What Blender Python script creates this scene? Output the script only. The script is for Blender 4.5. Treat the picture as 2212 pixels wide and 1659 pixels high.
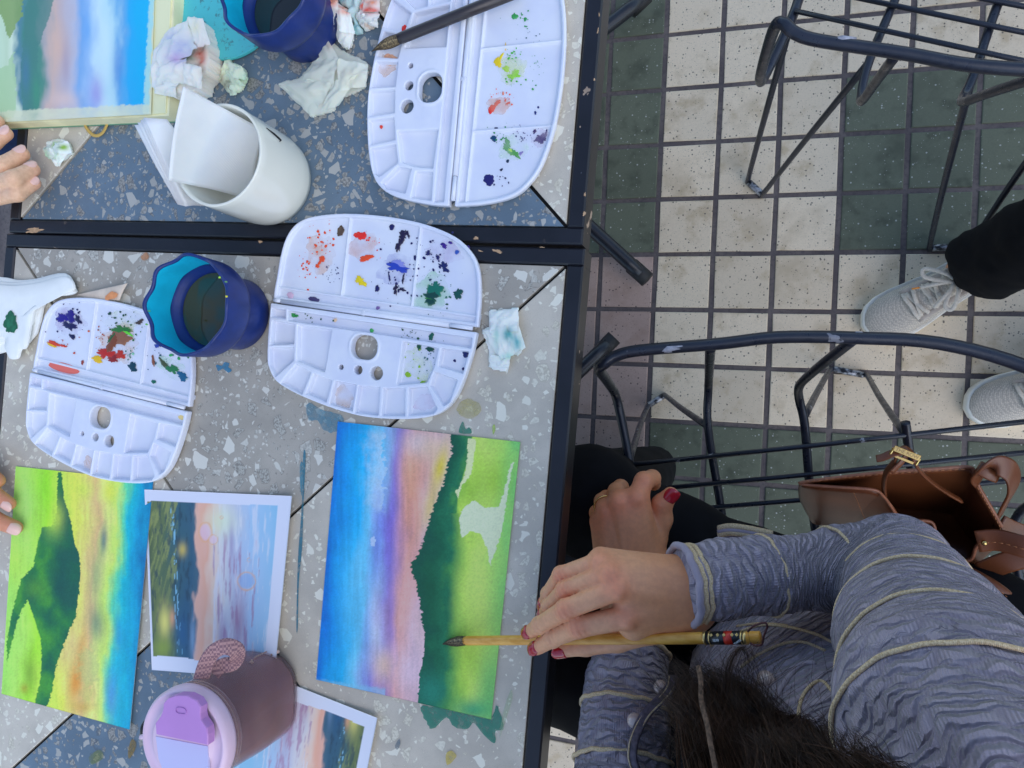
import bpy, math, random
import numpy as np
from mathutils import Vector, Matrix
random.seed(7); rng = np.random.default_rng(7)
for o in list(bpy.data.objects): bpy.data.objects.remove(o, do_unlink=True)
scn = bpy.context.scene
COL = scn.collection

# ------------------------------------------------------------------ camera, sky, sun, exposure
F, H, ZT = 1500.0, 1.36, 0.74            # focal length in px of a 2212 px wide frame, eye height, table height
RX, RY = math.radians(1.44), math.radians(17.035)
RM = np.array([[1,0,0],[0,math.cos(RX),-math.sin(RX)],[0,math.sin(RX),math.cos(RX)]]) @ \
     np.array([[math.cos(RY),0,math.sin(RY)],[0,1,0],[-math.sin(RY),0,math.cos(RY)]])
cam = bpy.data.cameras.new('camera'); camo = bpy.data.objects.new('camera', cam); COL.objects.link(camo)
camo.matrix_world = Matrix.Translation((0,0,H)) @ Matrix(RM.tolist()).to_4x4()
cam.sensor_width = 36.0; cam.lens = F*36/2212; cam.clip_start = 0.01; cam.clip_end = 500
scn.camera = camo
scn.render.resolution_x, scn.render.resolution_y = 1024, 768

SUN_EL, SUN_AZ = math.radians(48), math.radians(-38)   # direction towards the sun (azimuth from +x)
wd = bpy.data.worlds.new('World'); scn.world = wd; wd.use_nodes = True
nt = wd.node_tree; bg = nt.nodes['Background']
sky = nt.nodes.new('ShaderNodeTexSky'); sky.sky_type = 'NISHITA'; sky.sun_disc = False
sky.sun_elevation = SUN_EL; sky.sun_rotation = math.radians(90)-SUN_AZ
sky.air_density = 1.0; sky.dust_density = 0.6; sky.ozone_density = 1.0
nt.links.new(sky.outputs[0], bg.inputs[0]); bg.inputs[1].default_value = 0.15
sun = bpy.data.lights.new('sun', 'SUN'); sun.energy = 0.5; sun.angle = math.radians(55); sun.color = (1.0, .97, .93)
suno = bpy.data.objects.new('sun', sun); COL.objects.link(suno)
sd = Vector((math.cos(SUN_EL)*math.cos(SUN_AZ), math.cos(SUN_EL)*math.sin(SUN_AZ), math.sin(SUN_EL)))
suno.rotation_euler = sd.to_track_quat('Z','Y').to_euler(); suno.location = sd*5
vs = scn.view_settings; vs.view_transform = 'Standard'; vs.look = 'None'; vs.exposure = 0.85; vs.gamma = 1; vs.use_curve_mapping = False

# ------------------------------------------------------------------ geometry helpers
def P(u, v, z=0.0):
    """point at height z seen at photo position (u,v)"""
    d = RM @ np.array([(u-1106)/F, (829.5-v)/F, -1.0])
    return np.array([0,0,H]) + d*((z-H)/d[2])
def T(u, v, dz=0.0): return P(u, v, ZT+dz)
# photo positions were read from enlarged crops: crop -> photo position
def crop(x0, y0, s): return lambda x, y: (x0+s*x, y0+s*y)
A1=crop(0,0,1/3); A2=crop(553,0,.35); A3=crop(0,497.7,.35); A4=crop(553,442.4,.35); A5=crop(0,995.4,.4)
A6=crop(608.3,884.8,.4667); B1=crop(1216.6,0,.45); B2=crop(1216.6,497.7,.45); B3=crop(1106,940.1,.4334)
B4=crop(1603.7,940.1,.4333); B5=crop(1106,995.4,.26667); B6=crop(1769.6,497.7,.3)
C2=crop(331.8,0,.225); C3=crop(276.5,1327.2,.2); C4=crop(1659,940.1,.26667); C5=crop(1271.9,1327.2,.275); C6=crop(0,553,.15)

def lin(c): return tuple(((x/255)/12.92 if x/255<=.04045 else ((x/255+.055)/1.055)**2.4) for x in c)
LUM = np.array(lin((198,212,252)))/0.84         # how a white card looks on the table in the photograph
def px(r, g, b, k=1.0):
    """surface colour of something that shows as (r,g,b) in the photograph's light"""
    a = np.array(lin((r,g,b)))/LUM*k
    if a.max() > .9: a = a*.9/a.max()
    return tuple(float(x) for x in np.clip(a, .004, .9))

def link(name, me, parent=None, root=None):
    o = bpy.data.objects.new(name, me); COL.objects.link(o)
    if parent is not None:
        o.parent = parent
        r = parent
        while r.parent is not None: r = r.parent
        o.matrix_parent_inverse = ROOTM.get(r.name, Matrix.Identity(4)).inverted() if parent is r else Matrix.Identity(4)
    return o
ROOTM = {}
def mesh(name, V, Fc, mat=None, smooth=True, colors=None, attrs=None):
    me = bpy.data.meshes.new(name)
    V = np.asarray(V, dtype=np.float32)
    if isinstance(Fc, np.ndarray):
        n, k = Fc.shape
        me.vertices.add(len(V)); me.vertices.foreach_set('co', V.ravel())
        me.loops.add(n*k); me.loops.foreach_set('vertex_index', Fc.astype(np.int32).ravel())
        me.polygons.add(n); me.polygons.foreach_set('loop_start', np.arange(0, n*k, k, dtype=np.int32))
        me.polygons.foreach_set('loop_total', np.full(n, k, dtype=np.int32))
        me.update(calc_edges=True); me.validate()
    else:
        me.from_pydata([tuple(map(float, v)) for v in V], [], [tuple(map(int, f)) for f in Fc])
    me.polygons.foreach_set('use_smooth', np.full(len(me.polygons), bool(smooth)))
    if colors is not None:
        a = me.color_attributes.new('Col', 'FLOAT_COLOR', 'POINT')
        c = np.ones((len(V), 4), np.float32); c[:, :3] = colors
        a.data.foreach_set('color', c.ravel())
    for k, arr in (attrs or {}).items():
        a = me.attributes.new(k, 'FLOAT_VECTOR', 'POINT'); a.data.foreach_set('vector', np.asarray(arr, np.float32).ravel())
    if mat is not None: me.materials.append(mat)
    return me
def obj(name, V, Fc, mat, parent=None, smooth=True, **k):
    return link(name, mesh(name, V, Fc, mat, smooth, **k), parent)
def tag(o, label, cat, group=None, kind=None):
    if label: o['label'] = label
    if cat: o['category'] = cat
    if group: o['group'] = group
    if kind: o['kind'] = kind
    return o
def thing(name, label, cat, loc, rz=0.0, group=None):
    o = bpy.data.objects.new(name, None); COL.objects.link(o)
    o.empty_display_size = .05
    o.location = tuple(map(float, loc)); o.rotation_euler = (0,0,rz)
    ROOTM[o.name] = Matrix.Translation(o.location) @ Matrix.Rotation(rz, 4, 'Z')
    return tag(o, label, cat, group)
def child_local(name, me, parent):           # mesh already in the parent's own coordinates
    o = bpy.data.objects.new(name, me); COL.objects.link(o); o.parent = parent; return o

def catmull(pts, n=6, closed=False):
    pts = [np.asarray(p, float) for p in pts]; out = []
    m = len(pts)
    for i in range(m if closed else m-1):
        p0 = pts[(i-1)%m] if closed or i>0 else 2*pts[0]-pts[1]
        p1, p2 = pts[i], pts[(i+1)%m]
        p3 = pts[(i+2)%m] if closed or i+2<m else 2*pts[-1]-pts[-2]
        for j in range(n):
            t = j/n
            out.append(.5*((2*p1)+(-p0+p2)*t+(2*p0-5*p1+4*p2-p3)*t*t+(-p0+3*p1-3*p2+p3)*t**3))
    if not closed: out.append(pts[-1])
    return np.array(out)
def tube(pts, r, seg=10, closed=False, cap=True, flat=None, up=None):
    """tube along pts; r number or list; flat=(w,h) gives an elliptic/strap section"""
    pts = np.asarray(pts, float); n = len(pts)
    rs = np.full(n, r) if np.isscalar(r) else np.interp(np.linspace(0,1,n), np.linspace(0,1,len(r)), r)
    if closed: tg = np.roll(pts,-1,0)-np.roll(pts,1,0)
    else: tg = np.gradient(pts, axis=0)
    tg /= np.linalg.norm(tg, axis=1)[:,None]+1e-12
    N = np.zeros_like(pts)
    a = np.array(up if up is not None else (0,0,1.0)); 
    if abs(a@tg[0])>.95: a = np.array((1.0,0,0))
    nn = a-(a@tg[0])*tg[0]; nn /= np.linalg.norm(nn); N[0]=nn
    for i in range(1,n):
        if up is not None:
            nn = np.array(up)-(np.array(up)@tg[i])*tg[i]
            if np.linalg.norm(nn)<.2: nn = N[i-1]-(N[i-1]@tg[i])*tg[i]
        else: nn = N[i-1]-(N[i-1]@tg[i])*tg[i]
        N[i]=nn/(np.linalg.norm(nn)+1e-12)
    Bn = np.cross(tg,N)
    V=[]; Fc=[]
    for i in range(n):
        for k in range(seg):
            t=2*math.pi*k/seg
            c,s=math.cos(t),math.sin(t)
            if flat: 
                e=.45; c=np.sign(c)*abs(c)**e; s=np.sign(s)*abs(s)**e
                V.append(pts[i]+N[i]*c*flat[1]*rs[i]+Bn[i]*s*flat[0]*rs[i])
            else: V.append(pts[i]+(N[i]*c+Bn[i]*s)*rs[i])
    for i in range(n if closed else n-1):
        j=(i+1)%n
        for k in range(seg):
            l=(k+1)%seg
            Fc.append((i*seg+k,i*seg+l,j*seg+l,j*seg+k))
    if cap and not closed:
        Fc.append(tuple(range(seg-1,-1,-1))); Fc.append(tuple((n-1)*seg+k for k in range(seg)))
    return np.array(V), Fc
def join(*parts):
    V=[];Fc=[];o=0
    for v,f in parts:
        V.append(np.asarray(v,float)); Fc += [tuple(i+o for i in q) for q in f]; o+=len(v)
    return np.concatenate(V), Fc
def box(c, ex, ey, ez, sx, sy, sz, b=0.0):
    """box centred at c with half sizes along unit axes, chamfered by b"""
    c=np.asarray(c,float); ex,ey,ez=map(lambda a:np.asarray(a,float),(ex,ey,ez))
    if b<=0:
        V=[c+ex*sx*i+ey*sy*j+ez*sz*k for k in (-1,1) for j in (-1,1) for i in (-1,1)]
        return np.array(V),[(0,2,3,1),(4,5,7,6),(0,1,5,4),(1,3,7,5),(3,2,6,7),(2,0,4,6)]
    V=[];
    for k,(z,ins) in enumerate(((-sz,b),(-sz+b,0),(sz-b,0),(sz,b))):
        x,y=sx-ins,sy-ins
        for (i,j) in ((-1,-1),(1,-1),(1,1),(-1,1)): V.append(c+ex*x*i+ey*y*j+ez*z)
    Fc=[(3,2,1,0),(12,13,14,15)]
    for l in range(3):
        for k in range(4):
            m=(k+1)%4; Fc.append((l*4+k,l*4+m,l*4+4+m,l*4+4+k))
    return np.array(V),Fc
def lathe(c, prof, seg=48, rfun=None):
    c=np.asarray(c,float); V=[];Fc=[]
    for r,z in prof:
        for k in range(seg):
            a=2*math.pi*k/seg
            rr,dz = (r,0) if rfun is None else rfun(r,z,a)
            V.append(c+np.array((rr*math.cos(a),rr*math.sin(a),z+dz)))
    n=len(prof)
    for i in range(n-1):
        for k in range(seg):
            l=(k+1)%seg; Fc.append((i*seg+k,i*seg+l,(i+1)*seg+l,(i+1)*seg+k))
    return np.array(V),Fc
def gridfaces(nx, ny, off=0):
    i,j=np.meshgrid(np.arange(nx-1),np.arange(ny-1),indexing='ij')
    a=(i*ny+j).ravel()+off
    return np.stack([a,a+1,a+ny+1,a+ny],1)

# ---- value noise
_tab = np.random.default_rng(3).random((256,256))
def vnoise(x, y, seed=0):
    x=np.asarray(x,float)+seed*17.31; y=np.asarray(y,float)+seed*9.17
    xi=np.floor(x).astype(int); yi=np.floor(y).astype(int); fx=x-xi; fy=y-yi
    fx=fx*fx*(3-2*fx); fy=fy*fy*(3-2*fy)
    g=lambda a,b:_tab[a&255,b&255]
    return (g(xi,yi)*(1-fx)+g(xi+1,yi)*fx)*(1-fy)+(g(xi,yi+1)*(1-fx)+g(xi+1,yi+1)*fx)*fy
def fbm(x, y, seed=0, o=4):
    s=0;a=.5;n=0
    for i in range(o):
        s=s+a*vnoise(x*2**i,y*2**i,seed+i*3); n+=a; a*=.5
    return s/n
def sstep(a,b,x):
    t=np.clip((x-a)/(b-a+1e-12),0,1); return t*t*(3-2*t)
def inpoly(X,Y,poly):
    poly=np.asarray(poly,float); ins=np.zeros(X.shape,bool); n=len(poly)
    for i in range(n):
        x1,y1=poly[i];x2,y2=poly[(i+1)%n]
        if y1==y2: continue
        c=((y1>Y)!=(y2>Y))&(X<(x2-x1)*(Y-y1)/(y2-y1)+x1); ins^=c
    return ins
def polysdf(X,Y,poly):
    poly=np.asarray(poly,float); d=np.full(X.shape,1e9); n=len(poly)
    for i in range(n):
        a=poly[i];b=poly[(i+1)%n]; e=b-a
        t=np.clip(((X-a[0])*e[0]+(Y-a[1])*e[1])/(e@e+1e-15),0,1)
        d=np.minimum(d,(X-a[0]-t*e[0])**2+(Y-a[1]-t*e[1])**2)
    d=np.sqrt(d); return np.where(inpoly(X,Y,poly),-d,d)
def segd(X,Y,a,b):
    ex,ey=b[0]-a[0],b[1]-a[1]; t=np.clip(((X-a[0])*ex+(Y-a[1])*ey)/(ex*ex+ey*ey),0,1)
    return np.hypot(X-a[0]-t*ex,Y-a[1]-t*ey)

# ---- surface nets: closed mesh from a sampled distance field
def nets(f, org, h):
    f=np.asarray(f); s=f<0
    c=np.zeros(tuple(np.array(f.shape)-1),bool)
    sl=[s[i:f.shape[0]-1+i,j:f.shape[1]-1+j,k:f.shape[2]-1+k] for i in (0,1) for j in (0,1) for k in (0,1)]
    cnt=sum(x.astype(np.int8) for x in sl); c=(cnt>0)&(cnt<8)
    idx=np.full(c.shape,-1,np.int64); ii=np.argwhere(c); idx[c]=np.arange(len(ii))
    acc=np.zeros((len(ii),3)); num=np.zeros(len(ii))
    cor=[(i,j,k) for i in (0,1) for j in (0,1) for k in (0,1)]
    fv={q:f[ii[:,0]+q[0],ii[:,1]+q[1],ii[:,2]+q[2]] for q in cor}
    for q in cor:
        for ax in range(3):
            if q[ax]==0:
                p=list(q);p[ax]=1;p=tuple(p)
                a,b=fv[q],fv[p]; m=(a<0)!=(b<0); t=np.where(m,a/(a-b+1e-20),0)
                v=np.tile(np.array(q,float),(len(ii),1)); v[:,ax]+=t
                acc+=v*m[:,None]; num+=m
    V=(ii+acc/num[:,None])*h+np.asarray(org)
    Q=[]
    for ax in range(3):
        b1,b2=(ax+1)%3,(ax+2)%3
        sa=[slice(None)]*3; sb=[slice(None)]*3
        sa[ax]=slice(0,-1); sb[ax]=slice(1,None)
        for b in (b1,b2): sa[b]=slice(1,-1); sb[b]=slice(1,-1)
        A=s[tuple(sa)];B=s[tuple(sb)]
        e=np.argwhere(A!=B); fl=A[A!=B]
        if len(e)==0: continue
        e=e.copy(); e[:,b1]+=1; e[:,b2]+=1
        def cell(d1,d2):
            q=e.copy(); q[:,b1]-=d1; q[:,b2]-=d2
            return idx[q[:,0],q[:,1],q[:,2]]
        qd=np.stack([cell(1,1),cell(0,1),cell(0,0),cell(1,0)],1)
        qd=np.where(fl[:,None],qd,qd[:,::-1]); Q.append(qd)
    return V,np.concatenate(Q)
def rcone(p,a,b,ra,rb,n=None,fl=1.0):
    a=np.asarray(a,float);b=np.asarray(b,float); q=p-a; e=b-a
    if n is not None:
        n=np.asarray(n,float); n=n/np.linalg.norm(n)
        q=q+(fl-1)*np.tensordot(q,n,1)[...,None]*n; e=e+(fl-1)*(e@n)*n
    t=np.clip(np.tensordot(q,e,1)/(e@e+1e-12),0,1)
    return np.sqrt(((q-t[...,None]*e)**2).sum(-1))-(ra+(rb-ra)*t)
def smin(a,b,k):
    h=np.clip(.5+.5*(b-a)/k,0,1); return b*(1-h)+a*h-k*h*(1-h)
def organic(sdf, lo, hi, h, steps=3):
    """mesh of a distance field; only the blocks near the surface are sampled finely"""
    lo=np.asarray(lo,float);hi=np.asarray(hi,float); B=6
    nb=np.ceil((hi-lo)/(h*B)).astype(int); n=nb*B+1
    cx=[lo[i]+h*B*(np.arange(nb[i])+.5) for i in range(3)]
    g=np.stack(np.meshgrid(*cx,indexing='ij'),-1); fc=sdf(g)
    near=np.abs(fc)<h*B*1.25
    f=np.repeat(np.repeat(np.repeat(np.where(fc<0,-1.0,1.0).astype(np.float32),B,0),B,1),B,2)
    f=np.pad(f,((0,1),(0,1),(0,1)),mode='edge')
    ii=np.argwhere(near); o=np.arange(B+1)
    loc=np.stack(np.meshgrid(o,o,o,indexing='ij'),-1).reshape(-1,3)
    for c0 in range(0,len(ii),1500):
        q=(ii[c0:c0+1500,None,:]*B+loc[None]); v=sdf(lo+h*q.astype(float)).astype(np.float32)
        q=q.reshape(-1,3); f[q[:,0],q[:,1],q[:,2]]=v.ravel()
    f[[0,-1]]=np.maximum(f[[0,-1]],1e-4); f[:,[0,-1]]=np.maximum(f[:,[0,-1]],1e-4); f[:,:,[0,-1]]=np.maximum(f[:,:,[0,-1]],1e-4)
    return nets(f,lo,h)
def vnormals(V,Q):
    n=np.cross(V[Q[:,2]]-V[Q[:,0]],V[Q[:,3]]-V[Q[:,1]]); N=np.zeros_like(V)
    for k in range(4): np.add.at(N,Q[:,k],n)
    return N/(np.linalg.norm(N,axis=1)[:,None]+1e-12)
def relax(V,Q,it=2):
    for _ in range(it):
        S=np.zeros_like(V);c=np.zeros(len(V))
        for k in range(4):
            np.add.at(S,Q[:,k],V[Q[:,(k+1)%4]]); np.add.at(c,Q[:,k],1)
            np.add.at(S,Q[:,(k+1)%4],V[Q[:,k]]); np.add.at(c,Q[:,(k+1)%4],1)
        V=V*.4+.6*S/c[:,None]
    return V

# ------------------------------------------------------------------ materials
class NT:
    def __init__(s,name):
        s.m=bpy.data.materials.new(name); s.m.use_nodes=True; s.t=s.m.node_tree
        s.b=s.t.nodes['Principled BSDF']; s.out=s.t.nodes['Material Output']
    def n(s,typ,props=None,**ins):
        x=s.t.nodes.new('ShaderNode'+typ)
        for k,v in (props or {}).items(): setattr(x,k,v)
        for k,v in ins.items():
            key=int(k[1:]) if k[0]=='i' and k[1:].isdigit() else k.replace('_',' ')
            s.set(x.inputs[key],v)
        return x
    def set(s,sock,v):
        if isinstance(v,bpy.types.NodeSocket): s.t.links.new(v,sock)
        elif isinstance(v,bpy.types.Node): s.t.links.new(v.outputs[0],sock)
        else:
            if isinstance(v,(tuple,list)) and len(v)==3 and sock.type=='RGBA': v=(*v,1)
            sock.default_value=v
    def math(s,op,a,b=0.0,clamp=False):
        x=s.n('Math',{'operation':op,'use_clamp':clamp}); s.set(x.inputs[0],a); s.set(x.inputs[1],b); return x.outputs[0]
    def mix(s,f,a,b,mode='MIX'):
        x=s.n('Mix',{'data_type':'RGBA','blend_type':mode}); s.set(x.inputs[0],f); s.set(x.inputs[6],a); s.set(x.inputs[7],b); return x.outputs[2]
    def ramp(s,v,a,b,lo=0.0,hi=1.0):
        x=s.n('MapRange',{'interpolation_type':'SMOOTHSTEP'}); 
        for i,q in enumerate((v,a,b,lo,hi)): s.set(x.inputs[i],q)
        return x.outputs[0]
    def p(s,**k):
        for a,v in k.items(): s.set(s.b.inputs[a.replace('_',' ')],v)
        return s
    def bump(s,h,st=.3,d=.001):
        x=s.n('Bump'); s.set(x.inputs['Height'],h); x.inputs['Strength'].default_value=st; x.inputs['Distance'].default_value=d
        s.set(s.b.inputs['Normal'],x.outputs[0]); return s
    def pos(s): return s.n('NewGeometry').outputs['Position']
    def noise(s,vec,scale,detail=3,rough=.5,dist=0.0,out=0):
        x=s.n('TexNoise'); s.set(x.inputs['Vector'],vec); x.inputs['Scale'].default_value=scale
        x.inputs['Detail'].default_value=detail; x.inputs['Roughness'].default_value=rough; x.inputs['Distortion'].default_value=dist
        return x.outputs[out]
    def vor(s,vec,scale,feature='F1',out=0,rnd=1.0):
        x=s.n('TexVoronoi',{'feature':feature}); s.set(x.inputs['Vector'],vec); x.inputs['Scale'].default_value=scale
        x.inputs['Randomness'].default_value=rnd; return x.outputs[out]
    def sep(s,c):
        x=s.n('SeparateColor'); s.set(x.inputs[0],c); return x.outputs
def plain(name,col,rough=.5,var=.0,vscale=60,bump=0,bscale=400,**k):
    n=NT(name); c=col
    if var>0:
        f=n.noise(n.pos(),vscale,4); c=n.mix(n.ramp(f,.3,.7),tuple(x*(1-var) for x in col),tuple(min(1,x*(1+var)) for x in col))
    n.p(Base_Color=c,Roughness=rough,**k)
    if bump>0: n.bump(n.noise(n.pos(),bscale,3),bump,.0006)
    return n.m
def vcol(name,rough=.6,bump=.15,bscale=900,**k):
    n=NT(name); a=n.n('VertexColor'); a.layer_name='Col'
    n.p(Base_Color=a.outputs[0],Roughness=rough,**k)
    if bump>0: n.bump(n.noise(n.pos(),bscale,3),bump,.0005)
    return n.m
def terrazzo(name,base,chips,dark,s1,dens1,s2,dens2,rough=.38):
    n=NT(name); p=n.pos()
    w=n.noise(p,90,2,out=1); 
    w=n.n('VectorMath',{'operation':'MULTIPLY_ADD'},i0=w,i1=(.004,.004,.004),i2=p).outputs[0]
    col=n.mix(n.ramp(n.noise(p,25,4),.3,.7),tuple(x*.88 for x in base),tuple(x*1.1 for x in base))
    col=n.mix(n.ramp(n.noise(p,1500,2),.60,.70,0,.5),col,tuple(x*.45 for x in base))
    hgt=0.0
    for sc,dn,tl,th in ((s2*2.1,dens2*.6,.10,.30),(s2,dens2,.12,.32),(s1,dens1,.09,.30)):
        cc=n.sep(n.vor(w,sc,'F1',1)); ed=n.vor(w,sc,'DISTANCE_TO_EDGE',0)
        thr=n.math('MULTIPLY_ADD',cc[1],th-tl); thr.node.inputs[2].default_value=tl
        m=n.math('MULTIPLY',n.ramp(n.math('SUBTRACT',ed,thr),-.012,.012),n.math('GREATER_THAN',cc[0],1-dn))
        rim=n.math('MULTIPLY',n.math('SUBTRACT',n.ramp(n.math('SUBTRACT',ed,thr),-.05,-.01),m,True),n.math('MULTIPLY',n.math('GREATER_THAN',cc[0],1-dn),n.ramp(cc[2],.35,.65)))
        ch=n.mix(cc[2],chips[0],chips[1])
        gr=n.noise(p,420,3,.7)
        ch=n.mix(n.math('MULTIPLY',n.ramp(gr,.42,.62),n.ramp(cc[2],.3,.7,0,.75)),ch,dark)
        col=n.mix(n.math('MULTIPLY',rim,.55),col,dark)
        col=n.mix(m,col,ch)
    n.p(Base_Color=col,Roughness=rough,Specular_IOR_Level=.4)
    n.bump(n.noise(p,700,2),.08,.0004)
    return n.m
from mathutils.geometry import tessellate_polygon
def Qp(W):
    """photo position of world points (n,3)"""
    c=(np.asarray(W,float)-np.array([0,0,H]))@RM
    return 1106+F*c[...,0]/-c[...,2], 829.5-F*c[...,1]/-c[...,2]
def uncrop(cr):
    x0,y0=cr(0,0); s=cr(1,0)[0]-x0
    return lambda u,v:((u-x0)/s,(v-y0)/s)
XA,YA,ZA=np.eye(3)

# ------------------------------------------------------------------ floor
TH=math.radians(-2.51); PIT=.078639*H; OX,OY=-.08022*H,.52404*H
def gridpt(c,r,z=0.0):
    x,y=c*PIT,-r*PIT
    return np.array((math.cos(TH)*x-math.sin(TH)*y+OX, math.sin(TH)*x+math.cos(TH)*y+OY, z))
def tile_mat(name,base,stain,speck,spk,dirt):
    n=NT(name); oi=n.n('ObjectInfo'); tc=n.n('TexCoord')
    off=n.n('VectorMath',{'operation':'SCALE'}); n.set(off.inputs[0],(13.1,7.7,3.3)); n.set(off.inputs['Scale'],n.math('MULTIPLY',oi.outputs['Random'],40))
    p=n.n('VectorMath',{'operation':'ADD'},i0=tc.outputs['Object'],i1=off.outputs[0]).outputs[0]
    rv=oi.outputs['Random']
    col=n.mix(rv,tuple(x*.9 for x in base),tuple(min(1,x*1.07) for x in base))
    a=n.noise(p,22,5,.6); col=n.mix(n.ramp(a,.50,.72,0,dirt),col,stain)
    b=n.noise(p,9,4,.6); col=n.mix(n.ramp(b,.52,.75,0,dirt*.8),col,tuple(x*.8 for x in stain))
    v=n.vor(p,150,'F1',0); vc=n.sep(n.vor(p,150,'F1',1))
    m=n.math('MULTIPLY',n.ramp(v,.27,.17),n.math('GREATER_THAN',vc[0],spk))
    v2=n.vor(p,330,'F1',0); vc2=n.sep(n.vor(p,330,'F1',1))
    m2=n.math('MULTIPLY',n.ramp(v2,.26,.16),n.math('GREATER_THAN',vc2[0],spk+.06))
    m=n.math('MAXIMUM',m,n.math('MULTIPLY',m2,.8))
    col=n.mix(n.math('MULTIPLY',m,.85),col,speck)
    g=n.noise(p,380,3); col=n.mix(n.ramp(g,.4,.65,0,.18),col,tuple(x*.62 for x in base))
    n.p(Base_Color=col,Roughness=.62,Specular_IOR_Level=.3)
    n.bump(n.math('SUBTRACT',n.noise(p,120,4),n.math('MULTIPLY',m,.8)),.35,.0007)
    return n.m
M_cream=tile_mat('cream_tile',(.755,.615,.435),(.46,.335,.185),(.045,.042,.045),.66,.65)
M_green=tile_mat('green_tile',(.130,.142,.094),(.066,.074,.048),(.48,.48,.42),.84,.85)
M_pink=tile_mat('pink_tile',(.44,.31,.25),(.30,.19,.14),(.05,.04,.04),.74,.5)
ng=NT('grout'); gp=ng.pos()
gc=ng.mix(ng.ramp(ng.noise(gp,14,5),.35,.7),(.105,.085,.082),(.165,.135,.122)); gc=ng.mix(ng.ramp(ng.noise(gp,160,4),.45,.7,0,.5),gc,(.06,.052,.055))
ng.p(Base_Color=gc,Roughness=.85); ng.bump(ng.noise(gp,500,3),.5,.001)
floor=obj('floor',[(-60,-60,-.0026),(60,-60,-.0026),(60,60,-.0026),(-60,60,-.0026)],[(0,1,2,3)],ng.m)
tag(floor,None,None,kind='structure')
def tile_mesh(m,seed):
    rr=np.random.default_rng(seed); h=PIT*.4560; j=lambda:rr.normal(0,.0004)
    lv=[(h,-.008),(h,-.0014),(h-.0007,-.0004),(h-.002,0.0)]
    jit=[(j(),j()) for _ in range(4)]; V=[];Fc=[]
    for q,z in lv:
        for (sx,sy),(a,b) in zip(((-1,-1),(1,-1),(1,1),(-1,1)),jit): V.append((sx*q+a,sy*q+b,z))
    for l in range(3):
        for k in range(4): Fc.append((l*4+k,l*4+(k+1)%4,l*4+4+(k+1)%4,l*4+4+k))
    Fc.append((12,13,14,15))
    return mesh('tile',V,Fc,m,False)
TM={k:[tile_mesh(m,s) for s in range(4)] for k,m in (('c',M_cream),('g',M_green),('p',M_pink))}
def tile_kind(c,r):
    if c in (-1,-2,-3):
        if r<=3: return 'g'
        if r<=7: return 'p'
        return 'g' if r<=10 else 'c'
    if c<=-4: return 'c' if r>3 else 'g'
    if c>=3 and 1<=r<=3: return 'g'
    if 7<=r<=9: return 'g'
    return 'c'
restV=[];restF={'c':[],'g':[],'p':[]}
far={'c':([],[]),'g':([],[]),'p':([],[])}
for c in range(-14,14):
    for r in range(-10,26):
        k=tile_kind(c,r); p=gridpt(c+.5,r+.5)
        near = (-3<=c<=8 and -3<=r<=14) or (c in (-14,) and False)
        uu,vv=Qp(np.array([p]))
        near = near or (-140<uu[0]<120 and -100<vv[0]<1760 and c<-8)
        if near:
            o=bpy.data.objects.new('tile',TM[k][(c*3+r*5)%4]); COL.objects.link(o); o.parent=floor
            o.location=(p[0],p[1],rng.normal(0,.00035)); o.rotation_euler=(rng.normal(0,.002),rng.normal(0,.002),TH+rng.normal(0,.004))
        else:
            V,Fc=far[k]; b=len(V); h=PIT*.4560
            ct,st=math.cos(TH),math.sin(TH)
            for q,z in ((h,-.003),(h-.001,0.0)):
                for sx,sy in ((-1,-1),(1,-1),(1,1),(-1,1)): V.append((p[0]+ct*sx*q-st*sy*q,p[1]+st*sx*q+ct*sy*q,z))
            Fc.append((b+4,b+5,b+6,b+7))
            for q in range(4): Fc.append((b+q,b+(q+1)%4,b+4+(q+1)%4,b+4+q))
for k,m in (('c',M_cream),('g',M_green),('p',M_pink)):
    if far[k][0]: tag(obj('far_tiles',far[k][0],far[k][1],m,floor,False),None,None,kind='stuff')

# ------------------------------------------------------------------ tables
n=NT('table_frame_paint'); p=n.pos()
ch=n.math('MULTIPLY',n.ramp(n.noise(p,38,4,.62),.665,.68),n.ramp(n.noise(p,7,2),.45,.6))
sc=n.ramp(n.noise(p,260,3,.7),.74,.78)
c0=n.mix(n.ramp(n.noise(p,20,3),.3,.7),(.008,.008,.011),(.013,.013,.018)); c0=n.mix(ch,c0,(.50,.36,.25)); c0=n.mix(n.math('MULTIPLY',sc,.6),c0,(.35,.36,.4))
n.p(Base_Color=c0,Roughness=.36,Specular_IOR_Level=.45); n.bump(n.math('SUBTRACT',n.noise(p,300,3),ch),.12,.0006); M_frame=n.m
M_gap=plain('table_gap',(.012,.012,.013),.9)
M_ter_grey=terrazzo('terrazzo_warm_grey',px(146,148,160),(px(186,194,213),px(152,158,172)),px(96,96,106),62,.50,112,.42)
M_ter_blue=terrazzo('terrazzo_blue_grey',px(86,108,142),(px(150,158,178),px(128,134,150)),px(70,75,90),66,.52,118,.46)
M_ter_cream=terrazzo('terrazzo_cream',px(168,170,182),(px(196,204,220),px(182,187,198)),px(150,150,155),70,.36,110,.28)
M_leg=plain('black_steel',(.012,.014,.02),.35,.2,40)
S_TAB=.712
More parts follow.
